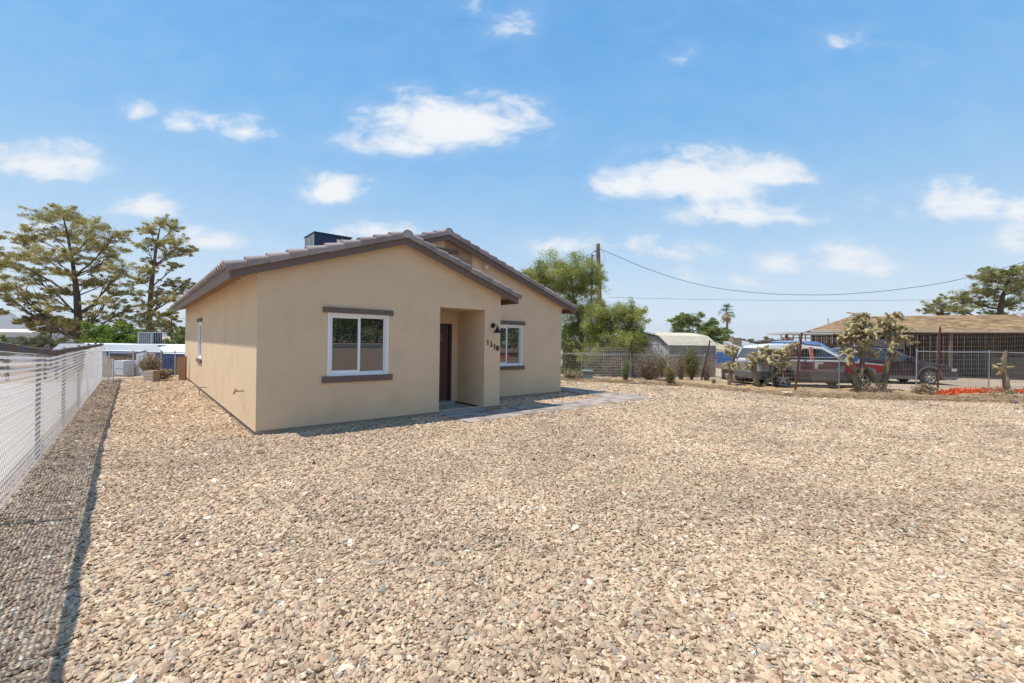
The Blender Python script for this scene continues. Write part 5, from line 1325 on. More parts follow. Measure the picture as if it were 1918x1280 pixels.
# palm
pY = 62; a = at(1362, 700, pY); palm = thing('fan_palm', 'tall thin fan palm alone against the sky right of the shed', 'palm tree', Vector((a.x, a.y, 0)))
top_ = at(1361, 585, pY); g = MB(); g.tube([Vector((a.x + .25, a.y, -.2)), Vector((a.x + .15, a.y, 2)), at(1362.5, 625, pY), top_], [.26, .2, .16, .15], 8); g.part('trunk', mat('palm_trunk', (.27, .20, .14), .9, var=.2), palm, True)
rnd = random.Random(77); V = []; Fq = []; V2 = []; F2 = []
for i in range(64):
    a = rnd.uniform(0, 6.28); el = rnd.uniform(-1.35, 1.4); dead = el < -.35
    d = Vector((math.cos(a) * math.cos(el), math.sin(a) * math.cos(el), math.sin(el))); L_ = rnd.uniform(.95, 1.3) * (.8 if dead else 1)
    b = top_ + Vector((0, 0, rnd.uniform(-.35, .25) if not dead else rnd.uniform(-.7, 0))); m_ = b + d * L_ * .55
    side = d.cross(Vector((0, 0, 1))); side = side.normalized() if side.length > .01 else Vector((1, 0, 0)); nrm = side.cross(d)
    VV, FF = (V2, F2) if dead else (V, Fq)
    k = len(VV); w0 = .03; VV += [tuple(b - side * .02), tuple(b + side * .02), tuple(m_ + side * .02), tuple(m_ - side * .02)]; FF.append((k, k + 1, k + 2, k + 3))
    for j in range(9):
        q = (j - 4) * .30; dd = (d * math.cos(q) + side * math.sin(q)); tip = m_ + dd * L_ * .62 + Vector((0, 0, -.22 * L_)); k = len(VV)
        VV += [tuple(m_), tuple(m_ + dd * .3 * L_ + side * .035 + nrm * .02), tuple(tip), tuple(m_ + dd * .3 * L_ - side * .035 + nrm * .02)]; FF.append((k, k + 1, k + 2, k + 3))
crown_part(palm, 'fronds', [(np.array(V), np.array(Fq))], leaf_mat('palm_green', (.14, .17, .05), (.08, .10, .03)))
crown_part(palm, 'dead_fronds', [(np.array(V2), np.array(F2))], mat('dead_frond', (.33, .24, .13), .9, island=.3))
# ================================================================ LEFT BACKGROUND
tr_w = mat('white_roof_coating', (.80, .80, .80), .7, var=.05, vscale=1); blue_f = mat('blue_fascia', (.015, .05, .17), .5); tanw = mat('tan_trailer_wall', (.40, .30, .19), .85, var=.15, vscale=2)
gz = hgt(-24, 28)
tr = thing('mobile_home', 'trailer home with a flat white roof and blue edge behind the side yard', 'trailer', Vector((-24, 28, gz)))
g = MB(); A1, A2, A3, A4 = at(158, 645, 31.5), at(420, 643, 31.5), at(420, 662, 28.0), at(158, 661, 28.0)
for p in (A3, A4): p.z = .56
for p in (A1, A2): p.z = 1.10
dn = Vector((0, 0, -.03)); g.add([A1, A2, A3, A4, A1 + dn, A2 + dn, A3 + dn, A4 + dn], [(0, 1, 2, 3), (4, 7, 6, 5), (0, 4, 5, 1), (1, 5, 6, 2), (2, 6, 7, 3), (3, 7, 4, 0)]); g.part('roof', tr_w, tr)
g = MB(); g.bar(A4 + Vector((0, -.02, -.12)), A3 + Vector((0, -.02, -.12)), .03, .2); g.part('fascia', blue_f, tr)
i = 0; x = A4.x + .3
while x < A3.x:
    g = MB(); g.box(x, x + .58, 28.25 + .01 * (i % 2), 28.3, gz - .2, .48); g.part('wall_panel', tanw, tr); x += .6; i += 1
# cooler
cl_ = at(281, 644, 30.5); cool = thing('evaporative_cooler', 'grey louvred evaporative cooler on the white trailer roof', 'cooler', cl_)
cl_m = mat('cooler_metal', (.42, .44, .45), .5, metal=.3); g = MB(); g.box(cl_.x - .5, cl_.x + .5, cl_.y - .4, cl_.y + .4, cl_.z + .02, cl_.z + .75); g.part('cabinet', mat('dark_pads', (.15, .14, .13), .9), cool)
g = MB()
for sx in (-.5, .44): g.box(cl_.x + sx, cl_.x + sx + .06, cl_.y - .43, cl_.y + .43, cl_.z, cl_.z + .78)
g.box(cl_.x - .52, cl_.x + .52, cl_.y - .43, cl_.y + .43, cl_.z + .75, cl_.z + .81); g.box(cl_.x - .7, cl_.x + .7, cl_.y - .5, cl_.y + .5, cl_.z - .04, cl_.z + .02); g.part('frame', cl_m, cool)
for i in range(7):
    g = MB(); xx = cl_.x - .42 + i * .13; g.box(xx, xx + .025, cl_.y - .43, cl_.y - .40, cl_.z + .03, cl_.z + .74); g.part('louvre', cl_m, cool)
for i in range(5):
    g = MB(); yy = cl_.y - .34 + i * .15; g.box(cl_.x + .5, cl_.x + .515, yy, yy + .03, cl_.z + .03, cl_.z + .74); g.part('louvre', cl_m, cool)
# corrugated awning
aw = thing('corrugated_awning', 'grey corrugated metal awning with blue edge in front of the trailer', 'awning', Vector((-23, 25, hgt(-23, 25))))
F1, F2_, K1, K2 = at(98, 657, 25), at(305, 655, 25), at(112, 646, 28.4), at(292, 645, 28.4)
zf, zk = .80, 1.10
F1.z = F2_.z = zf; K1.z = K2.z = zk
V = []; Fq = []; n = 190
for i in range(n + 1):
    t = i / n; dz = .03 * math.sin(i * math.pi / 1.5); a = F1.lerp(F2_, t); b = K1.lerp(K2, t); V += [(a.x, a.y, a.z + dz), (b.x, b.y, b.z + dz)]
for i in range(n): Fq.append((2 * i, 2 * i + 2, 2 * i + 3, 2 * i + 1))
me = np_mesh('corrugated_sheet', np.array([tuple(WM[aw].inverted() @ Vector(v)) for v in V]), np.array(Fq), mat('corrugated_steel', (.42, .43, .44), .5, metal=.3, var=.15, vscale=2)); o = bpy.data.objects.new('corrugated_sheet', me); COL.objects.link(o); o.parent = aw
g = MB(); g.bar(F1 + Vector((0, -.03, -.11)), F2_ + Vector((0, -.03, -.11)), .03, .17); g.bar(F2_ + Vector((0, 0, -.08)), K2 + Vector((0, 0, -.08)), .03, .12); g.part('fascia', blue_f, aw)
for x in np.linspace(F1.x + .2, F2_.x - .2, 4):
    g = MB(); g.box(x - .05, x + .05, 25.0, 25.1, hgt(x, 25) - .1, zf - .08); g.part('support_post', mat('dark_pole', (.10, .09, .085), .8), aw)
# things stored behind the back fence
def yardthing(name, label, cat, px0, px1, py0, py1, Y, mt, depth=.5, lean=0, extra=None):
    a, b = at(px0, py1, Y), at(px1, py0, Y); z0 = hgt(a.x, Y) ; z0 = min(a.z, z0) if a.z > hgt(a.x, Y) else a.z
    z0 = min(a.z, hgt((a.x + b.x) / 2, Y) + .02) if True else z0
    t = thing(name, label, cat, Vector(((a.x + b.x) / 2, Y + depth / 2, z0)))
    g = MB(); T = Matrix.Translation(((a.x + b.x) / 2, Y, z0)) @ Matrix.Rotation(lean, 4, 'Y')
    w = (b.x - a.x) / 2; h_ = b.z - z0
    g.box(-w, w, 0, depth, 0, h_, T); g.part('body', mt, t)
    if extra: extra(t, T, w, h_, depth)
    return t
whitep = mat('scuffed_white_enamel', (.62, .63, .68), .4, var=.08, dirt=((.35, .30, .25), 4, .4)); bluet = mat('blue_tarpaulin', (.012, .075, .26), .5, var=.25, vscale=2.5, bump=.03, bscale=5)
def fridge(t, T, w, h_, d):
    g = MB(); g.box(-w + .02, w - .02, -.05, -.004, .06, h_ * .68, T); dd = g.part('door', whitep, t); g = MB(); g.box(-w + .02, w - .02, -.05, -.004, h_ * .70, h_ - .03, T); g.part('freezer_door', whitep, t)
    g = MB(); g.box(-w + .06, -w + .09, -.09, -.05, h_ * .4, h_ * .62, T); g.part('handle', galv_m, dd)
yardthing('old_refrigerator', 'old white refrigerator standing behind the end of the white fence', 'refrigerator', 211, 234, 676, 724, 18.5, whitep, .7, 0, fridge)
yardthing('old_refrigerator', 'tall narrow white refrigerator in the middle of the junk behind the back fence', 'refrigerator', 255, 270, 663, 724, 19, whitep, .6, 0, fridge)
def shelf(t, T, w, h_, d):
    for i in range(5):
        g = MB(); g.box(-w + .03, w - .03, -.12, .0, h_ * (.25 + .15 * i), h_ * (.25 + .15 * i) + .03, T); s_ = g.part('shelf_board', mat('raw_plank', (.36, .25, .15), .85), t)
        g = MB()
        for j in range(3): x_ = -w + .1 + j * (2 * w - .2) / 3; g.box(x_, x_ + R.uniform(.08, .16), -.10, -.01, h_ * (.25 + .15 * i) + .032, h_ * (.25 + .15 * i) + R.uniform(.10, .18), T)
        g.part('stored_box', card_m if i % 2 else mat('rusty_tin', (.22, .13, .08), .8), s_)
yardthing('storage_shelf', 'dark open shelf crammed with boxes between the two refrigerators', 'shelf', 239, 254, 664, 724, 19.2, mat('dark_wood', (.06, .05, .04), .9), .5, 0, shelf)
def folds(t, T, w, h_, d):
    for i in range(3):
        g = MB(); x_ = -w + (2 * w) * (i + .5) / 3; g.tube([T @ Vector((x_ + R.uniform(-.03, .03), -.03, z_)) for z_ in (h_ - .03, h_ * .7, h_ * .4, .05)], [.02, .035, .03, .04], 6); g.part('fold', bluet, t, True)
    g = MB(); g.box(-w - .03, w + .03, -.04, .02, h_ - .04, h_ + .01, T); g.part('hem', bluet, t)
yardthing('blue_tarpaulin', 'blue tarpaulin wall hanging left of the dark post', 'tarpaulin', 289, 311, 669, 722, 19, bluet, .08, 0, folds)
yardthing('blue_tarpaulin', 'narrower blue tarpaulin wall right of the dark post', 'tarpaulin', 313, 326, 669, 722, 19, bluet, .08, 0, folds)
def planks(t, T, w, h_, d):
    for i in range(4):
        g = MB(); g.box(-w + .01 + i * w / 2, -w + (i + .94) * w / 2, -.03, -.004, .02, h_ - .02, T); g.part('plank', mat('reddish_plank', (.33, .17, .085), .8, objvar=.2), t)
yardthing('plank_door', 'reddish brown plank door leaning beside the rear corner of the tan house', 'door', 335, 348, 668, 712, 16.3, mat('plank_back', (.2, .1, .05), .85), .05, 0, planks)
def slats(t, T, w, h_, d):
    for i in range(4):
        g = MB(); g.box(-w, w, -.02, -.002, h_ * i / 4 + .01, h_ * (i + 1) / 4 - .01, T); g.part('side_slat', mat('pale_crate_wood', (.55, .47, .38), .85, objvar=.1), t)
yardthing('wooden_crate', 'pale square crate standing against the back fence', 'crate', 269, 287, 695, 711, 15.6, mat('crate_inside', (.3, .24, .18), .85), .3, 0, slats)
rnd = random.Random(5)
for nm, lab, a, b, w in (('loose_board', 'long pale board lying low behind the left part of the back fence', (214, 703), (246, 706), .10), ('loose_board', 'board lying level in front of the open shelf', (244, 701), (264, 700), .09), ('loose_board', 'brown board sloping down right of the pale crate', (288, 694), (324, 707), .08), ('loose_board', 'weathered stick propped steeply above the pale crate', (276, 660), (288, 700), .06), ('loose_board', 'reddish pole running level across the junk under the awning', (238, 664), (276, 657), .06)):
    g = MB(); g.bar(at(a[0], a[1], 16.4), at(b[0], b[1], 16.8), w, .035); g.top(nm, mat('raw_plank', (.36, .25, .15), .85), lab, 'board')
shrub('dry_bush', 'tangle of dead branches in front of the blue tarpaulin', 284, 706, 16.8, 46, 34, dry_l, 1600, .05, 51, 0, 30)
shrub('dry_bush', 'low brushwood heap at the foot of the blue tarpaulin', 303, 708, 16.2, 12, 34, dry_l, 1500, .05, 52, 0, 24)
# far white trailers
for (x0, x1, ya, yb, Y, lab) in ((-90, 62, 618, 650, 56, 'far white trailer home with a dark window at the left edge'), (25, 132, 624, 640, 66, 'farther white trailer roof seen over the grey bush')):
    a, b = at(x0, yb, Y), at(x1, ya, Y); z0 = hgt(a.x, Y); t = thing('mobile_home', lab, 'trailer', Vector(((a.x + b.x) / 2, Y, z0)))
    g = MB(); g.box(a.x, b.x, Y, Y + 4, z0, b.z - .25); g.part('wall', mat('pale_wall', (.55, .56, .60), .8, var=.1), t)
    g = MB(); g.add([Vector((a.x - .2, Y - .3, b.z - .28)), Vector((b.x + .2, Y - .3, b.z - .28)), Vector((b.x + .2, Y + 2, b.z + .05)), Vector((a.x - .2, Y + 2, b.z + .05)), Vector((b.x + .2, Y + 4.3, b.z - .28)), Vector((a.x - .2, Y + 4.3, b.z - .28)), Vector((a.x - .2, Y - .3, b.z - .4)), Vector((b.x + .2, Y - .3, b.z - .4))], [(0, 1, 2, 3), (3, 2, 4, 5), (6, 7, 1, 0)]); g.part('roof', tr_w, t)
    if Y < 60:
        g = MB(); p = at(24, 638, Y); g.box(p.x - .9, p.x + .9, Y - .04, Y - .005, p.z - .5, p.z + .4); g.part('window', blue_gl, t)
g = MB(); a = at(-3, 660, 24)
# wires on the left
wire('power_cable', 'thin cable crossing the sky at the far left above the trailers', [(-60, 581, 50), (60, 584, 50), (160, 590, 50), (240, 592, 50), (330, 596, 50), (420, 600, 50)], .014)
# mountains
mt_m = mat('far_mountain_rock', (.20, .17, .16), .95, var=.3, vscale=.004, spec=.05)
def ridge(name, Y, pts, depth):
    V = []; Fq = []; xs = np.linspace(pts[0][0], pts[-1][0], 160)
    for i, x in enumerate(xs):
        y = np.interp(x, [p[0] for p in pts], [p[1] for p in pts]); p = at(x, y, Y); h_ = max(0, p.z) * (1 + .10 * mnoise.noise(Vector((x * .05, 0, 1))) + .06 * mnoise.noise(Vector((x * .21, 0, 4))))
        for j, f in enumerate((0, .25, .5, .78, 1, .6, 0)):
            V.append((p.x * (1 + (j - 4) * .03), Y + (j - 4) * depth / 5 + 60 * mnoise.noise(Vector((x * .2, j, 3))), -6 + h_ * f * (1 + .25 * mnoise.noise(Vector((x * .13, j * .9, 6))) * (1 if 0 < f < 1 else 0))))
    for i in range(159):
        for j in range(6): a = i * 7 + j; Fq.append((a, a + 7, a + 8, a + 1))
    o = bpy.data.objects.new(name, np_mesh(name, np.array(V), np.array(Fq), mt_m)); COL.objects.link(o); tag(o, kind='structure'); o.data.shade_smooth()
ridge('mountains', 5200, [(-700, 600), (-400, 560), (-200, 600), (-60, 585), (0, 588), (25, 586), (45, 600), (75, 612), (140, 608), (220, 612), (300, 620), (400, 628)], 900)
ridge('mountains', 6500, [(1150, 640), (1350, 636), (1420, 637), (1500, 641), (1700, 646), (1900, 642), (2300, 630), (2600, 640)], 900)

# old plank fence, coloured dark as a backdrop for the shade under the mesquites
dkp = mat('shade_dark_weathered_plank', (.07, .052, .04), .95, objvar=.5, var=.3, vscale=6)
of = thing('old_plank_fence', 'crooked old plank fence coloured dark to fill the shade under the mesquites', 'fence', Vector((5, 26, 0)))
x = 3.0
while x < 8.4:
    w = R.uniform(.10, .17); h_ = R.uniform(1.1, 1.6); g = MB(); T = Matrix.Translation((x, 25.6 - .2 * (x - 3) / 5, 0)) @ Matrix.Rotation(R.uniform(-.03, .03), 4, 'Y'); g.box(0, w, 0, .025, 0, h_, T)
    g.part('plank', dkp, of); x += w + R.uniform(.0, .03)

shrub('dry_bush', 'thin pale branches standing behind the pale green shrub', 1150, 714, 20.0, 50, 50, dry_l, 1200, .03, 53, 0, 90)
shrub('dry_bush', 'bare brush between the creosote bush and the leaning rusty post', 1322, 712, 20.2, 40, 40, dry_l, 1000, .03, 54, 0, 80)
shrub('dry_bush', 'low dry brush at the fence foot between the two chollas on the left', 1392, 716, 18.6, 22, 60, dry_l, 1200, .03, 55, 0, 70)
shrub('dry_bush', 'dry twigs around the feet of the tallest chollas', 1632, 738, 15.4, 16, 70, dry_l, 1200, .03, 56, 0, 70)

# heavier welded panel wired in front of the dark planks
cp = thing('wire_stock_panel', 'pale galvanised stock panel leaning in the fence left of the pale green shrub', 'wire panel', Vector((3.9, 18.9, 0)))
pg = mat('pale_galvanised_wire', (.50, .50, .50), .5, metal=.3)
A0, B0_ = gr(1096, 714), gr(1178, 716); A0.y = B0_.y = 18.9; 
for i in range(22):
    g = MB(); p = A0.lerp(B0_, i / 21); tri_wire(g, Vector((p.x, p.y, .02)), Vector((p.x + .02, p.y + .05, 1.45)), .0055); g.part('upright_wire', pg, cp)
for i in range(13):
    g = MB(); z = .05 + i * .116; tri_wire(g, Vector((A0.x, A0.y + z * .03, z)), Vector((B0_.x, B0_.y + z * .03, z)), .0055); g.part('cross_wire', pg, cp)
g = MB(); a, b = at(1352, 708, 21.3), at(1388, 676, 21.0); z0 = 0.0
g.add([(a.x, 21.3, z0), (b.x, 21.1, z0), (b.x, 21.15, b.z), (a.x, 21.35, b.z + .02), (a.x, 21.33, z0), (b.x, 21.13, z0), (b.x, 21.18, b.z), (a.x, 21.38, b.z + .02)], [(0, 1, 2, 3), (4, 7, 6, 5), (0, 4, 5, 1), (1, 5, 6, 2), (2, 6, 7, 3), (3, 7, 4, 0)])
g.top('plywood_sheet', mat('weathered_plywood', (.36, .29, .21), .9, var=.25, vscale=3, dirt=((.2, .16, .12), 3, .5)), 'weathered plywood sheet standing between the grey shed and the blue tailgate', 'plywood')
# ================================================================ VEHICLES
tyre_m = mat('tyre_rubber', (.022, .021, .02), .85, dirt=((.16, .13, .10), 6, .5)); alloy_m = mat('dusty_alloy', (.45, .43, .41), .35, metal=.6); cgl = mat('car_glass', (.015, .018, .02), .04, ior=2.0); clad_m = mat('grey_plastic_cladding', (.125, .118, .112), .75, var=.1, vscale=5); lampc = mat('headlamp_lens', (.6, .6, .6), .1); redl = mat('tail_lamp_red', (.35, .01, .01), .2); under = mat('car_underside', (.015, .015, .015), .9)
def paint(nm, c, metal=.25): return mat(nm, c, .28, metal=metal, spec=.6, dirt=((.33, .28, .22), 2.5, .25))
def wheel(T, r, w, root, spokes=6, hole=True):
    """T: wheel centre, local y = axle, outer face towards -y"""
    A = T @ Matrix.Rotation(math.pi / 2, 4, 'X')
    g = MB(); g.lathe([(r * .62, w / 2), (r * .80, w / 2 + .012), (r * .93, w / 2 - .005), (r, w * .30), (r, -w * .30), (r * .93, -w / 2), (r * .62, -w / 2), (r * .6, 0), (r * .62, w / 2)], A, 28); wh = g.part('wheel', tyre_m, root, True)
    g = MB(); g.lathe([(r * .655, w / 2 - .002), (r * .64, w / 2 + .006), (r * .60, w / 2 - .006), (r * .57, w / 2 - .05), (r * .57, -w * .3)], A, 28)
    for i in range(spokes):
        a = 2 * math.pi * i / spokes + .3; d = Vector((math.cos(a), math.sin(a), 0)); p = Vector((-d.y, d.x, 0)); z = w / 2 - .015
        v0, v1 = d * r * .10, d * r * .62; w0, w1 = r * .11, r * .085
        g.add([A @ (v0 - p * w0 + Vector((0, 0, z))), A @ (v0 + p * w0 + Vector((0, 0, z))), A @ (v1 + p * w1 + Vector((0, 0, z))), A @ (v1 - p * w1 + Vector((0, 0, z))), A @ (v0 - p * w0 + Vector((0, 0, z - .05))), A @ (v0 + p * w0 + Vector((0, 0, z - .05))), A @ (v1 + p * w1 + Vector((0, 0, z - .05))), A @ (v1 - p * w1 + Vector((0, 0, z - .05)))],
              [(0, 1, 2, 3), (0, 4, 5, 1), (1, 5, 6, 2), (2, 6, 7, 3), (3, 7, 4, 0)])
    g.lathe([(0, w / 2 + .004), (r * .13, w / 2), (r * .17, w / 2 - .02)], A, 12); g.part('rim', alloy_m, wh)
    g = MB(); g.lathe([(0, w * .05), (r * .56, w * .05)], A, 20); g.part('brake_disc', under, wh)
def car(name, label, T, S):
    """x forward, y to the left, z up, origin on the ground below the rear near corner line's middle; near side is -y"""
    root = thing(name, label, S.get('cat', 'car'), T); w = S['w'] / 2; m_ = S['paint']
    def arch(cx, r, up=True): return [(cx + r * math.cos(math.pi * i / 12), S['wr'] + r * math.sin(math.pi * i / 12)) for i in range(13)]
    low = S['sill']; x0, x1 = S['x0'], S['x1']; wr, ww = S['wr'], S['wheels']
    out = [(x0 + .05, low)] + [(x, z) for x, z in reversed(arch(ww[0], wr + .06)) ] + [(x, z) for x, z in reversed(arch(ww[1], wr + .06))] + [(x1 - .06, low)] + S['front'] + S['deck'] + S['rear']
    out = [p for p in out]
    for i, (x, z) in enumerate(out):
        if z < low and i > 0: out[i] = (x, low)
    zc = (low + S['belt']) / 2; xm = (x0 + x1) / 2
    lay = [(-w, .965, .93), (-w + .05, .99, .985), (-w + .18, 1, 1), (w - .18, 1, 1), (w - .05, .99, .985), (w, .965, .93)]
    g = MB(T); n = len(out)
    for (y, sx, sz) in lay: g.v += [(xm + (x - xm) * sx, y, zc + (z - zc) * sz if z > zc else z) for x, z in out]
    for k in range(len(lay) - 1):
        for i in range(n): g.f.append((k * n + i, k * n + (i + 1) % n, (k + 1) * n + (i + 1) % n, (k + 1) * n + i))
    g.f.append(tuple(range(n))); g.f.append(tuple(range((len(lay) - 1) * n, len(lay) * n))[::-1])
    body = g.part('body', m_, root, True)
    g = MB(T); g.box(x0 + .25, x1 - .25, -w + .28, w - .28, low - .06, low + .30); g.part('underbody', under, root)
    # greenhouse
    G = S['house']; zr = max(z for x, z in G); zb_ = S['belt'] - .03
    def side(x, z, sgn, off=0): return Vector((x, sgn * (w - .045 - .19 * max(0, (z - zb_)) / (zr - zb_) + off), z))
    g = MB(T); n = len(G); inner = [(x, z) for x, z in G]
    for sgn in (-1, 1): g.v += [tuple(side(x, z, sgn)) for x, z in inner]
    cent = [(x, 0, z + (.035 if z > zr - .12 else 0)) for x, z in inner]; g.v += cent
    for i in range(n):
        j = (i + 1) % n
        g.f += [(i, j, 2 * n + j, 2 * n + i), (2 * n + i, 2 * n + j, n + j, n + i)]
    g.f.append(tuple(range(n))[::-1]); g.f.append(tuple(range(n, 2 * n))); gh = g.part('cabin', S.get('roofpaint', m_), root, True)
    for sgn in (-1, 1):
        for poly in S['glass']:
            g = MB(T); g.add([side(x, z, sgn, .006) for x, z in poly] + [side(x, z, sgn, -.01) for x, z in poly], [tuple(range(len(poly)))] + [(i, (i + 1) % len(poly), len(poly) + (i + 1) % len(poly), len(poly) + i) for i in range(len(poly))]); g.part('side_window', cgl, gh)
    for nm, ((xa, za), (xb, zb2)) in (('windscreen', S['ws']), ('rear_window', S['rw'])):
        d = Vector((zb2 - za, 0, -(xb - xa))).normalized(); d = d if (d.x > 0) == (nm == 'windscreen') else -d
        pts = []
        for (x, z) in ((xa, za), (xb, zb2)):
            for sgn in (-1, 1): q = side(x, z, sgn, -.07); pts.append(q + d * .012)
        g = MB(T); g.add([pts[0], pts[1], pts[3], pts[2]] + [p - d * .02 for p in (pts[0], pts[1], pts[3], pts[2])], [(0, 1, 2, 3), (0, 4, 5, 1), (1, 5, 6, 2), (2, 6, 7, 3), (3, 7, 4, 0)]); g.part(nm, cgl, gh)
    for x in ww:
        for sgn in (-1, 1):
            wheel(T @ Matrix.Translation((x, sgn * (w - .11), wr - .03)) @ Matrix.Rotation(0 if sgn < 0 else math.pi, 4, 'Z'), wr - .03, .22, root, S.get('spokes', 6))
        if S.get('clad'):
            g = MB(T); pa = arch(x, wr + .055); pb_ = arch(x, wr + .13)
            for sgn in (-1, 1):
                k = len(g.v); yy = sgn * (w + .012)
                g.v += [(a, yy, max(b, low)) for a, b in pa] + [(a, yy, max(b, low)) for a, b in pb_] + [(a, yy - sgn * .05, max(b, low)) for a, b in pa] + [(a, yy - sgn * .05, max(b, low)) for a, b in pb_]
                for i in range(12): g.f += [(k + i, k + i + 1, k + 13 + i + 1, k + 13 + i), (k + i, k + i + 1, k + 26 + i + 1, k + 26 + i), (k + 13 + i, k + 13 + i + 1, k + 39 + i + 1, k + 39 + i)]
            g.part('arch_flare', clad_m, root)
    if S.get('clad'):
        for a, b in ((x0 + .04, ww[0] - wr - .13), (ww[0] + wr + .13, ww[1] - wr - .13), (ww[1] + wr + .13, x1 - .04)):
            if b - a < .05: continue
            g = MB(T); g.box(a, b, -w - .012, -w + .06, low - .02, low + S['clad']); g.box(a, b, w - .06, w + .012, low - .02, low + S['clad']); g.part('sill_cladding', clad_m, root)
    g = MB(T); g.box(x0 - .05, x0 + .08, -w + .04, w - .04, low + .02, low + .26); g.part('bumper', S.get('bump', clad_m), root); g = MB(T); g.box(x1 - .10, x1 + .05, -w + .04, w - .04, low + .02, low + .24); g.part('bumper', S.get('bump', clad_m), root)
    for sgn in (-1, 1):
        g = MB(T); z = S['belt'] - .20; g.box(x0 - .005, x0 + .12, sgn * (w - .07) - .07, sgn * (w - .07) + .07 + .004 * sgn, z - .12, z + .12); g.part('tail_light', redl, root)
        g = MB(T); z = S['front'][1][1] if len(S['front']) > 1 else .7; g.box(x1 - .22, x1 - .02, sgn * (w - .12) - .13, sgn * (w - .12) + .125, z - .10, z + .02); g.part('headlight', lampc, root)
        g = MB(T); mx, mz = S['mirror']; g.box(mx - .06, mx + .08, sgn * (w + .06) - .09, sgn * (w + .06) + .09, mz, mz + .15); g.part('mirror', S.get('mirror_m', m_), root)
    for (a, z0, z1) in S['lines']:
        g = MB(T)
        for sgn in (-1, 1): g.box(a, a + .012, sgn * (w + .001) - .004, sgn * (w + .001) + .004, z0, z1)
        g.part('door_gap', under, root)
    for (a, z) in S['handles']:
        g = MB(T)
        for sgn in (-1, 1): g.box(a, a + .16, sgn * (w + .015) - .015, sgn * (w + .015) + .015, z, z + .03)
        g.part('door_handle', S.get('handle_m', m_), root)
    for (poly, mt_, nm, off) in S.get('patches', []):
        g = MB(T); y = -w - .004 - off; g.add([(x, y, z) for x, z in poly] + [(x, y + .012, z) for x, z in poly], [tuple(range(len(poly)))] + [(i, (i + 1) % len(poly), len(poly) + (i + 1) % len(poly), len(poly) + i) for i in range(len(poly))]); g.part(nm, mt_, root)
    return root
silver = paint('silver_paint', (.36, .37, .39)); maroon = paint('maroon_paint', (.16, .045, .06)); red_p = paint('red_paint', (.45, .018, .016)); blue_p = paint('blue_paint', (.035, .15, .42)); dk = paint('dark_plum_paint', (.045, .030, .042), .4); white_p = paint('white_paint', (.70, .70, .72), 0)
# patchwork painted sport utility vehicle
X0 = 9.35; suvT = Matrix.Translation((X0, 17.75, 0)) @ Matrix.Rotation(math.radians(-1), 4, 'Z')
b = .98
suv = dict(w=1.80, paint=silver, roofpaint=white_p, x0=0, x1=5.1, sill=.34, belt=1.06, wr=.37, wheels=(1.12, 4.15), cat='car', clad=.30, spokes=5,
    front=[(5.08, .55), (5.06, .86), (4.95, .98)], deck=[(4.2, 1.05), (3.65, 1.08), (.2, 1.10)], rear=[(.03, .98), (0, .6)],
    house=[(.12, 1.02), (.30, 1.50), (.48, 1.63), (1.0, 1.68), (2.1, 1.68), (2.75, 1.62), (3.75, 1.02)],
    glass=[[(.42, 1.12), (.52, 1.50), (1.25, 1.53), (1.25, 1.12)], [(1.33, 1.12), (1.33, 1.53), (2.18, 1.55), (2.18, 1.12)], [(2.32, 1.12), (2.32, 1.55), (2.68, 1.53), (3.42, 1.12)]],
    ws=((3.66, 1.10), (2.84, 1.59)), rw=((.16, 1.12), (.32, 1.52)), mirror=(3.25, 1.10), lines=[(1.62, .5, 1.06), (2.26, .42, 1.06), (3.45, .42, 1.04)], handles=[(1.98, .92), (3.0, .92)], handle_m=black_m,
    patches=[([(2.27, .74), (2.27, 1.04), (3.44, 1.04), (3.44, .95), (3.1, .78)], maroon, 'door_panel', .0), ([(1.75, .72), (1.75, 1.02), (2.24, 1.02), (2.24, .72)], maroon, 'door_panel', .0),
             ([(2.30, .76), (2.30, 1.02), (2.62, 1.02), (2.62, .96), (2.42, .96), (2.42, .76)], white_p, 'letter_patch', .006), ([(2.98, .74), (3.12, .90), (3.40, 1.0), (3.40, .92), (3.15, .80), (3.08, .72)], clad_m, 'dark_patch', .006),
             ([(1.7, .655), (1.7, .70), (2.85, .70), (2.85, .655)], mat('pink_stripe', (.50, .15, .17), .5), 'stripe', .006), ([(3.48, .46), (3.48, 1.0), (3.78, 1.0), (3.76, .75), (3.68, .5)], red_p, 'front_fender', .003),
             ([(4.60, .80), (4.35, .89), (4.0, .89), (3.80, .80), (3.80, 1.01), (4.90, .93), (4.98, .80), (4.86, .70), (4.66, .60)], red_p, 'front_fender', .003), ([(3.80, 1.015), (3.80, 1.06), (4.88, .99), (4.90, .94)], white_p, 'bonnet_edge', .006)])
s1 = car('sport_utility_vehicle', 'silver off road vehicle with maroon door, white roof and red front fender behind the chollas', suvT, suv)
g = MB(suvT); g.prism([(2.2, 1.12), (2.32, 1.12), (2.32, 1.6), (2.2, 1.6)], lambda x, y, t: Vector((x, -(.9 - .045 - .19 * (y - 1.03) / .65) - t, y)), 0.0, .012); g.part('door_pillar', mat('reddish_pillar', (.42, .10, .08), .5), s1)
g = MB(suvT)
for y in (-.62, .62): g.tube([(.6, y, 1.72), (.7, y, 1.76), (2.0, y, 1.76), (2.1, y, 1.71)], .018, 6)
g.part('roof_rack', black_m, s1)
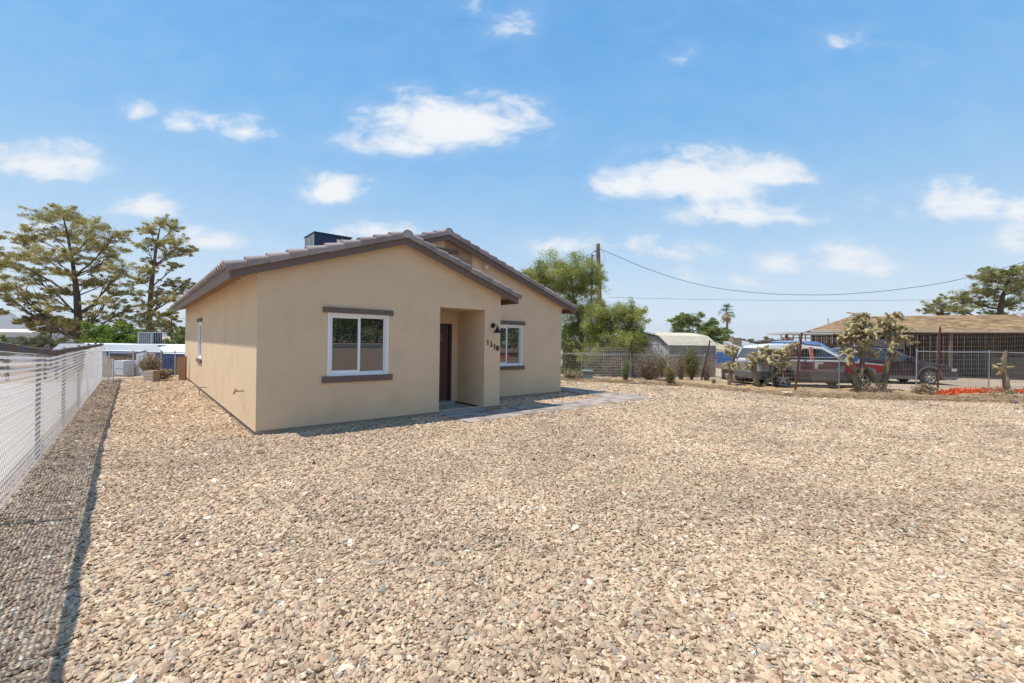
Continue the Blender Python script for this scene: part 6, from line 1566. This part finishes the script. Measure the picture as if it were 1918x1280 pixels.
# blue pickup behind it
bT = Matrix.Translation((9.95, 20.4, 0)) @ Matrix.Rotation(math.radians(1), 4, 'Z')
pk = dict(w=1.95, paint=blue_p, x0=0, x1=5.7, sill=.50, belt=1.24, wr=.42, wheels=(1.2, 4.7), cat='pickup truck', spokes=6,
    front=[(5.68, .7), (5.66, 1.05), (5.5, 1.18)], deck=[(4.4, 1.26), (3.9, 1.27), (2.0, 1.27), (1.99, 1.30), (.04, 1.30)], rear=[(0, 1.28), (0, .7)],
    roofpaint=paint('blue_paint_sky_sheen', (.20, .33, .55)), house=[(2.35, 1.2), (2.42, 1.72), (2.65, 1.84), (3.7, 1.85), (4.0, 1.77), (4.85, 1.2)], glass=[[(2.55, 1.30), (2.60, 1.69), (3.02, 1.73), (3.02, 1.30)], [(3.12, 1.30), (3.12, 1.73), (3.85, 1.70), (4.50, 1.30)]],  # cab blue paled to carry the sky's reflection on the roof
    ws=((4.76, 1.28), (4.05, 1.75)), rw=((2.36, 1.30), (2.42, 1.69)), mirror=(4.2, 1.28), lines=[(3.06, .6, 1.26), (2.02, .6, 1.26), (4.35, .6, 1.24)], handles=[(2.9, 1.10), (3.9, 1.10)], bump=galv_m)
p2 = car('pickup_truck', 'blue pickup truck parked behind the silver patchwork vehicle, tailgate to the left', bT, pk)
g = MB(bT); g.box(.10, 1.95, -.80, .80, 1.15, 1.302); g.part('bed_liner', under, p2); g = MB(bT); g.box(-.02, .0, -.85, .85, .72, 1.27); g.box(-.026, -.02, -.6, .6, .95, 1.1); g.part('tailgate', blue_p, p2)
# dark car at the right
dT = Matrix.Translation((15.0, 20.95, 0)) @ Matrix.Rotation(math.radians(-11), 4, 'Z')
dc = dict(w=1.84, paint=dk, x0=0, x1=4.75, sill=.26, belt=.98, wr=.36, wheels=(.92, 3.72), cat='car', clad=.12, spokes=7,
    front=[(4.74, .45), (4.70, .72), (4.55, .84)], deck=[(4.0, .96), (3.45, 1.02), (.25, 1.04)], rear=[(.02, .96), (0, .5)],
    house=[(.15, .96), (.45, 1.50), (.9, 1.65), (1.7, 1.69), (2.35, 1.63), (3.55, .97)], glass=[[(.62, 1.08), (.80, 1.48), (1.35, 1.54), (1.35, 1.06)], [(1.43, 1.06), (1.43, 1.55), (2.22, 1.54), (2.34, 1.50), (3.12, 1.05)]],
    ws=((3.46, 1.03), (2.45, 1.60)), rw=((.22, 1.02), (.50, 1.50)), mirror=(2.98, 1.03), lines=[(1.39, .4, 1.02), (2.5, .36, 1.02), (3.05, .5, 1.0)], handles=[(1.2, .88), (2.2, .88)])
d1 = car('parked_car', 'dark plum crossover car at the right with silver spoked wheels and a sloping bonnet', dT, dc)
g = MB(dT); g.tube([(.60, -.86, 1.07), (.86, -.77, 1.50), (1.5, -.735, 1.585), (2.28, -.745, 1.575), (3.22, -.87, 1.05)], .014, 5); g.part('window_trim', alloy_m, d1, True)
# ================================================================ SMALL THINGS
# curved trough under the pickup tail
g = MB(); T = Matrix.Translation((9.6, 18.6, .42)) @ Matrix.Rotation(.25, 4, 'Z'); n = 14
for (r, yy) in ((.40, -.28), (.40, .28), (.375, .28), (.375, -.28)):
    g.v += [tuple(T @ Vector((-r * math.cos(math.pi * (.0 + .62 * i / n)), yy, -r * math.sin(math.pi * (.62 * i / n))))) for i in range(n + 1)]
m_ = n + 1
for k in range(4):
    for i in range(n): a, b = k * m_ + i, ((k + 1) % 4) * m_ + i; g.f.append((a, a + 1, b + 1, b))
g.f += [(0, m_, 2 * m_, 3 * m_), (n, 3 * m_ + n, 2 * m_ + n, m_ + n)]
g.top('curved_trough', mat('pale_plastic', (.40, .38, .35), .6, var=.1), 'grey curved plastic trough on the ground below the blue tailgate', 'trough', smooth=True)
ub = gr(1101, 714); box_ = thing('utility_box', 'grey green utility box by the right rear corner of the tan house', 'utility box', Vector((ub.x, ub.y, 0)))
gm = mat('grey_green_metal', (.16, .20, .17), .6, var=.1)
g = MB(); g.box(ub.x - .2, ub.x + .2, ub.y, ub.y + .35, 0, .42); g.part('cabinet', gm, box_); g = MB(); g.add([(ub.x - .22, ub.y - .02, .42), (ub.x + .22, ub.y - .02, .42), (ub.x + .22, ub.y + .37, .42), (ub.x - .22, ub.y + .37, .42), (ub.x - .19, ub.y + .03, .48), (ub.x + .19, ub.y + .03, .48), (ub.x + .19, ub.y + .32, .48), (ub.x - .19, ub.y + .32, .48)], [(0, 1, 5, 4), (1, 2, 6, 5), (2, 3, 7, 6), (3, 0, 4, 7), (4, 5, 6, 7), (0, 3, 2, 1)]); g.part('lid', gm, box_)
a = gr(1225, 714); g = MB(); T = Matrix.Translation((a.x, a.y, 0)) @ Matrix.Rotation(.25, 4, 'Y') @ Matrix.Rotation(-.2, 4, 'X'); g.box(-.14, .16, 0, .025, 0, .42, T); g.top('leaning_board', mat('pale_board', (.55, .42, .28), .85, var=.2, vscale=6), 'short tan board propped up in front of the shed gable', 'board')
# rocks at the gravel edge
stone_c = mat('edge_rock', (.50, .38, .26), .9, objvar=.25, var=.15, vscale=8, bump=.01, bscale=30, spec=.2)
def rock_mesh(seed):
    bm = bmesh.new(); bmesh.ops.create_icosphere(bm, subdivisions=2, radius=1)
    for v in bm.verts: v.co *= 1 + .45 * mnoise.noise(v.co * 1.1 + Vector((seed * 7, 0, 0))); v.co.z *= .62
    me = bpy.data.meshes.new('rock'); bm.to_mesh(me); bm.free(); me.materials.append(stone_c); return me
rocks = [rock_mesh(i) for i in range(5)]
def rock(p, s, i, lab, grp=None):
    o = bpy.data.objects.new('rock', rocks[i % 5]); COL.objects.link(o); o.location = (p.x, p.y, verge_h(p.x, p.y) + s * .25); o.scale = (s, s * R.uniform(.7, 1), s * R.uniform(.8, 1)); o.rotation_euler = (0, 0, R.uniform(0, 6)); tag(o, lab, 'rock', grp)
rock(gr(1192, 720), .14, 0, 'upright rounded tan rock right of the pale green shrub'); rock(gr(1148, 716), .11, 1, 'pale flat rock below the wire panel left of the pale green shrub')
for i, (x, y) in enumerate([(1203, 721), (1208, 718), (1214, 722), (1219, 719), (1160, 718)]): rock(gr(x, y), R.uniform(.05, .09), i, 'small tan rock in the cluster at the foot of the shed fence', 'small rocks below the shed')
for i in range(46):
    x = R.uniform(1330, 1900); yb = edge_y(gr(x, 740).x); q = Vector((gr(x, 740).x, 0, 0)); q.y = edge_y(q.x) + abs(R.gauss(.1, .5)); rock(q, R.uniform(.018, .05), i, 'fist sized clod or stone strewn on the dirt verge', 'stones strewn on the dirt verge')
# broken slabs and cardboard bits on the verge
for x, y, lab in ((1393, 733, 'flat broken tan slab on the dirt below the leaning rusty post'), (1475, 742, 'pale broken slab on the dirt left of the middle rusty post')):
    p = gr(x, y); g = MB(); T = Matrix.Translation((p.x, p.y, verge_h(p.x, p.y) + .02)) @ Matrix.Rotation(R.uniform(0, 3), 4, 'Z') @ Matrix.Rotation(.12, 4, 'X')
    g.prism([(-.2, -.1), (.15, -.13), (.25, .05), (.05, .14), (-.18, .1)], lambda a_, b_, t: T @ Vector((a_, b_, t)), 0, .035); g.top('broken_slab', stone_c, lab, 'slab')
# orange netting
net_m = mat('orange_netting', (.80, .17, .05), .55, island=.35, transl=.25)
def netting(label, pts, r):
    g = MB(); rnd = random.Random(int(pts[0].x * 10))
    for (a, b) in zip(pts, pts[1:]):
        n_ = int((b - a).length / .006)
        for i in range(n_):
            c = a.lerp(b, rnd.random()); q = rnd.uniform(0, math.pi); rr = r * rnd.uniform(.5, 1)
            p = c + Vector((rnd.uniform(-.05, .05), math.cos(q) * rr, math.sin(q) * rr * .8)); d = Vector((rnd.gauss(0, 1), rnd.gauss(0, .7), rnd.gauss(0, .5))).normalized() * rnd.uniform(.05, .13); u = d.cross(Vector((rnd.random(), rnd.random(), 1))).normalized() * .012
            g.add([p - d - u, p + d - u * .5, p + d + u, p - d + u], [(0, 1, 2, 3)])
    o = g.top('orange_netting', net_m, label, 'netting'); return o
def vp(x, y): p = gr(x, y); p.z = verge_h(p.x, p.y); return p
netting('long crumpled roll of orange plastic netting along the foot of the right fence', [vp(1758, 743), vp(1775, 741), vp(1800, 740), vp(1830, 738), vp(1855, 735), vp(1880, 735)], .20)
netting('end of the orange netting at the right edge, past the cholla stump', [vp(1903, 736), vp(1925, 735), vp(1960, 735)], .17)
g = MB(); p = gr(1902, 757); 
for i in range(5): g.box(-.05 + R.uniform(-.01, .01), .05, -.03, .03, .002 + .012 * i, .012 + .012 * i, Matrix.Translation((p.x, p.y, .01)) @ Matrix.Rotation(i * .4, 4, 'Z'))
g.top('crumpled_wrapper', mat('blue_plastic', (.12, .18, .50), .5), 'scrap of blue plastic on the gravel edge at the far right', 'litter')
# dead sticks and litter lying in the verge: too many to count
g = MB(); rnd = random.Random(9)
for i in range(4200):
    x = rnd.uniform(2.1, 21); e = edge_y(x); y = e + abs(rnd.gauss(.45, .55)); z = rnd.uniform(0, .09); a = rnd.uniform(0, 3.14); L_ = rnd.uniform(.05, .32); d = Vector((math.cos(a), math.sin(a), rnd.uniform(-.25, .25))) * L_
    p = Vector((x, y, z + .04)); tri_wire(g, p - d / 2, p + d / 2, rnd.uniform(.003, .010))
g.top('dry_sticks', mat('dead_stick', (.34, .25, .15), .9, island=.35), 'dead sticks and straw scattered over the dirt verge', 'dry sticks', kind='stuff')
g = MB(); rnd = random.Random(31)
for i in range(260):
    y = rnd.uniform(1.8, 12.5); x = rnd.uniform(-.9 * y, min(1.2 * y, 14)); u, v = UV(x, y)
    if -0.2 < u < 9 and v > -.3: continue
    if y > edge_y(x) or u < -2.3: continue
    a = rnd.uniform(0, 3.14); L_ = rnd.uniform(.03, .13); q = Vector((x, y, .028)); m_ = q + Vector((math.cos(a), math.sin(a), .05)) * L_ * .5; n_ = m_ + Vector((math.cos(a + .5), math.sin(a + .5), -.05)) * L_ * .5
    tri_wire(g, q, m_, .0022); tri_wire(g, m_, n_, .0016)
g.top('stray_twigs', mat('dark_twig', (.10, .06, .035), .9, island=.5), 'dark twigs and dry bits scattered over the gravel', 'twigs', kind='stuff')
# things the windows reflect: planting across the street and beyond the right edge
def btree(label, u, v, hh, seed, mt):
    p = W(u, v); z0 = hgt(p.x, p.y); rnd = random.Random(seed); t = thing('street_tree', label, 'tree', Vector((p.x, p.y, z0))); b = Vector((p.x, p.y, z0)); g = MB(); g.tube([b - Vector((0, 0, .2)), b + Vector((.1, .1, hh * .4))], [.25, .16], 8); g.part('trunk', bark_d, t); cen = []; rad = []; l_ = MB()
    for i in range(26):
        a = rnd.uniform(0, 6.28); q = rnd.uniform(.2, 1) * hh * .5; c = b + Vector((math.cos(a) * q, math.sin(a) * q, hh * rnd.uniform(.25, 1))); cen.append(tuple(c)); rad.append(hh * .2); l_.tube(wob(b + Vector((.1, .1, hh * .35)), c, 5, .1, rnd), [.08, .07, .05, .04, .03, .02], 4)
    l_.part('limbs', bark_d, t, kind='stuff'); crown_part(t, 'crown', [leaves(cen, rad, 330, .16, 2.4, .6)], mt)
for i, (u, v, hh, lab) in enumerate([(16.5, -55, 7.5, 'dense dark tree across the street'), (19.5, -53, 6.2, 'second tree across the street'), (22.5, -55, 7.0, 'tall tree across the street'), (25.6, -54, 6.5, 'fourth tree across the street'), (29, -55, 7.4, 'far right tree across the street')]): btree(lab, u, v, hh, 90 + i, green_l if i % 2 else pine_l)
for i, (x, y, hh, lab) in enumerate([(30, 13.5, 5.5, 'green tree beyond the right edge of the yard'), (31, 9.0, 6.0, 'tall green tree beyond the right end of the fence'), (29, 4.5, 5.0, 'green tree right of the front yard')]):
    u, v = UV(x, y); btree(lab, u, v, hh, 100 + i, green_l)
cen = []; g = MB()
for i in range(60): p = W(14 + i * .3, -51 + R.uniform(-.6, .6)); cen.append((p.x, p.y, 1.3 + R.uniform(.1, 1.5)))
t = thing('roadside_brush', 'low brush along the far side of the street', 'brush', W(22, -51, 1.1)); g.tube([W(14, -51, 1.2), W(32, -51, 1.2)], .05, 4); g.part('stems', bark_g, t); crown_part(t, 'foliage', [leaves(cen, [.9] * 60, 260, .11, 2.4, .7)], green_l)
netting('heap of orange netting at the right end of the yard fence', [Vector((17.6, 9.7, .3)), Vector((18.2, 9.35, .35)), Vector((18.9, 9.0, .3))], .55)

# ================================================================ AIR
g = MB(); g.box(-9600, 9600, -9600, 9600, -8, 330)
hz = bpy.data.materials.new('air'); hz.use_nodes = True; nt = hz.node_tree
for n_ in list(nt.nodes):
    if n_.type == 'BSDF_PRINCIPLED': nt.nodes.remove(n_)
pvn = nt.nodes.new('ShaderNodeVolumePrincipled'); pvn.inputs['Color'].default_value = (.90, .94, 1.0, 1); pvn.inputs['Density'].default_value = 8e-5
nt.links.new(pvn.outputs[0], nt.nodes['Material Output'].inputs['Volume'])
g.top('haze', hz, None, None, kind='stuff')
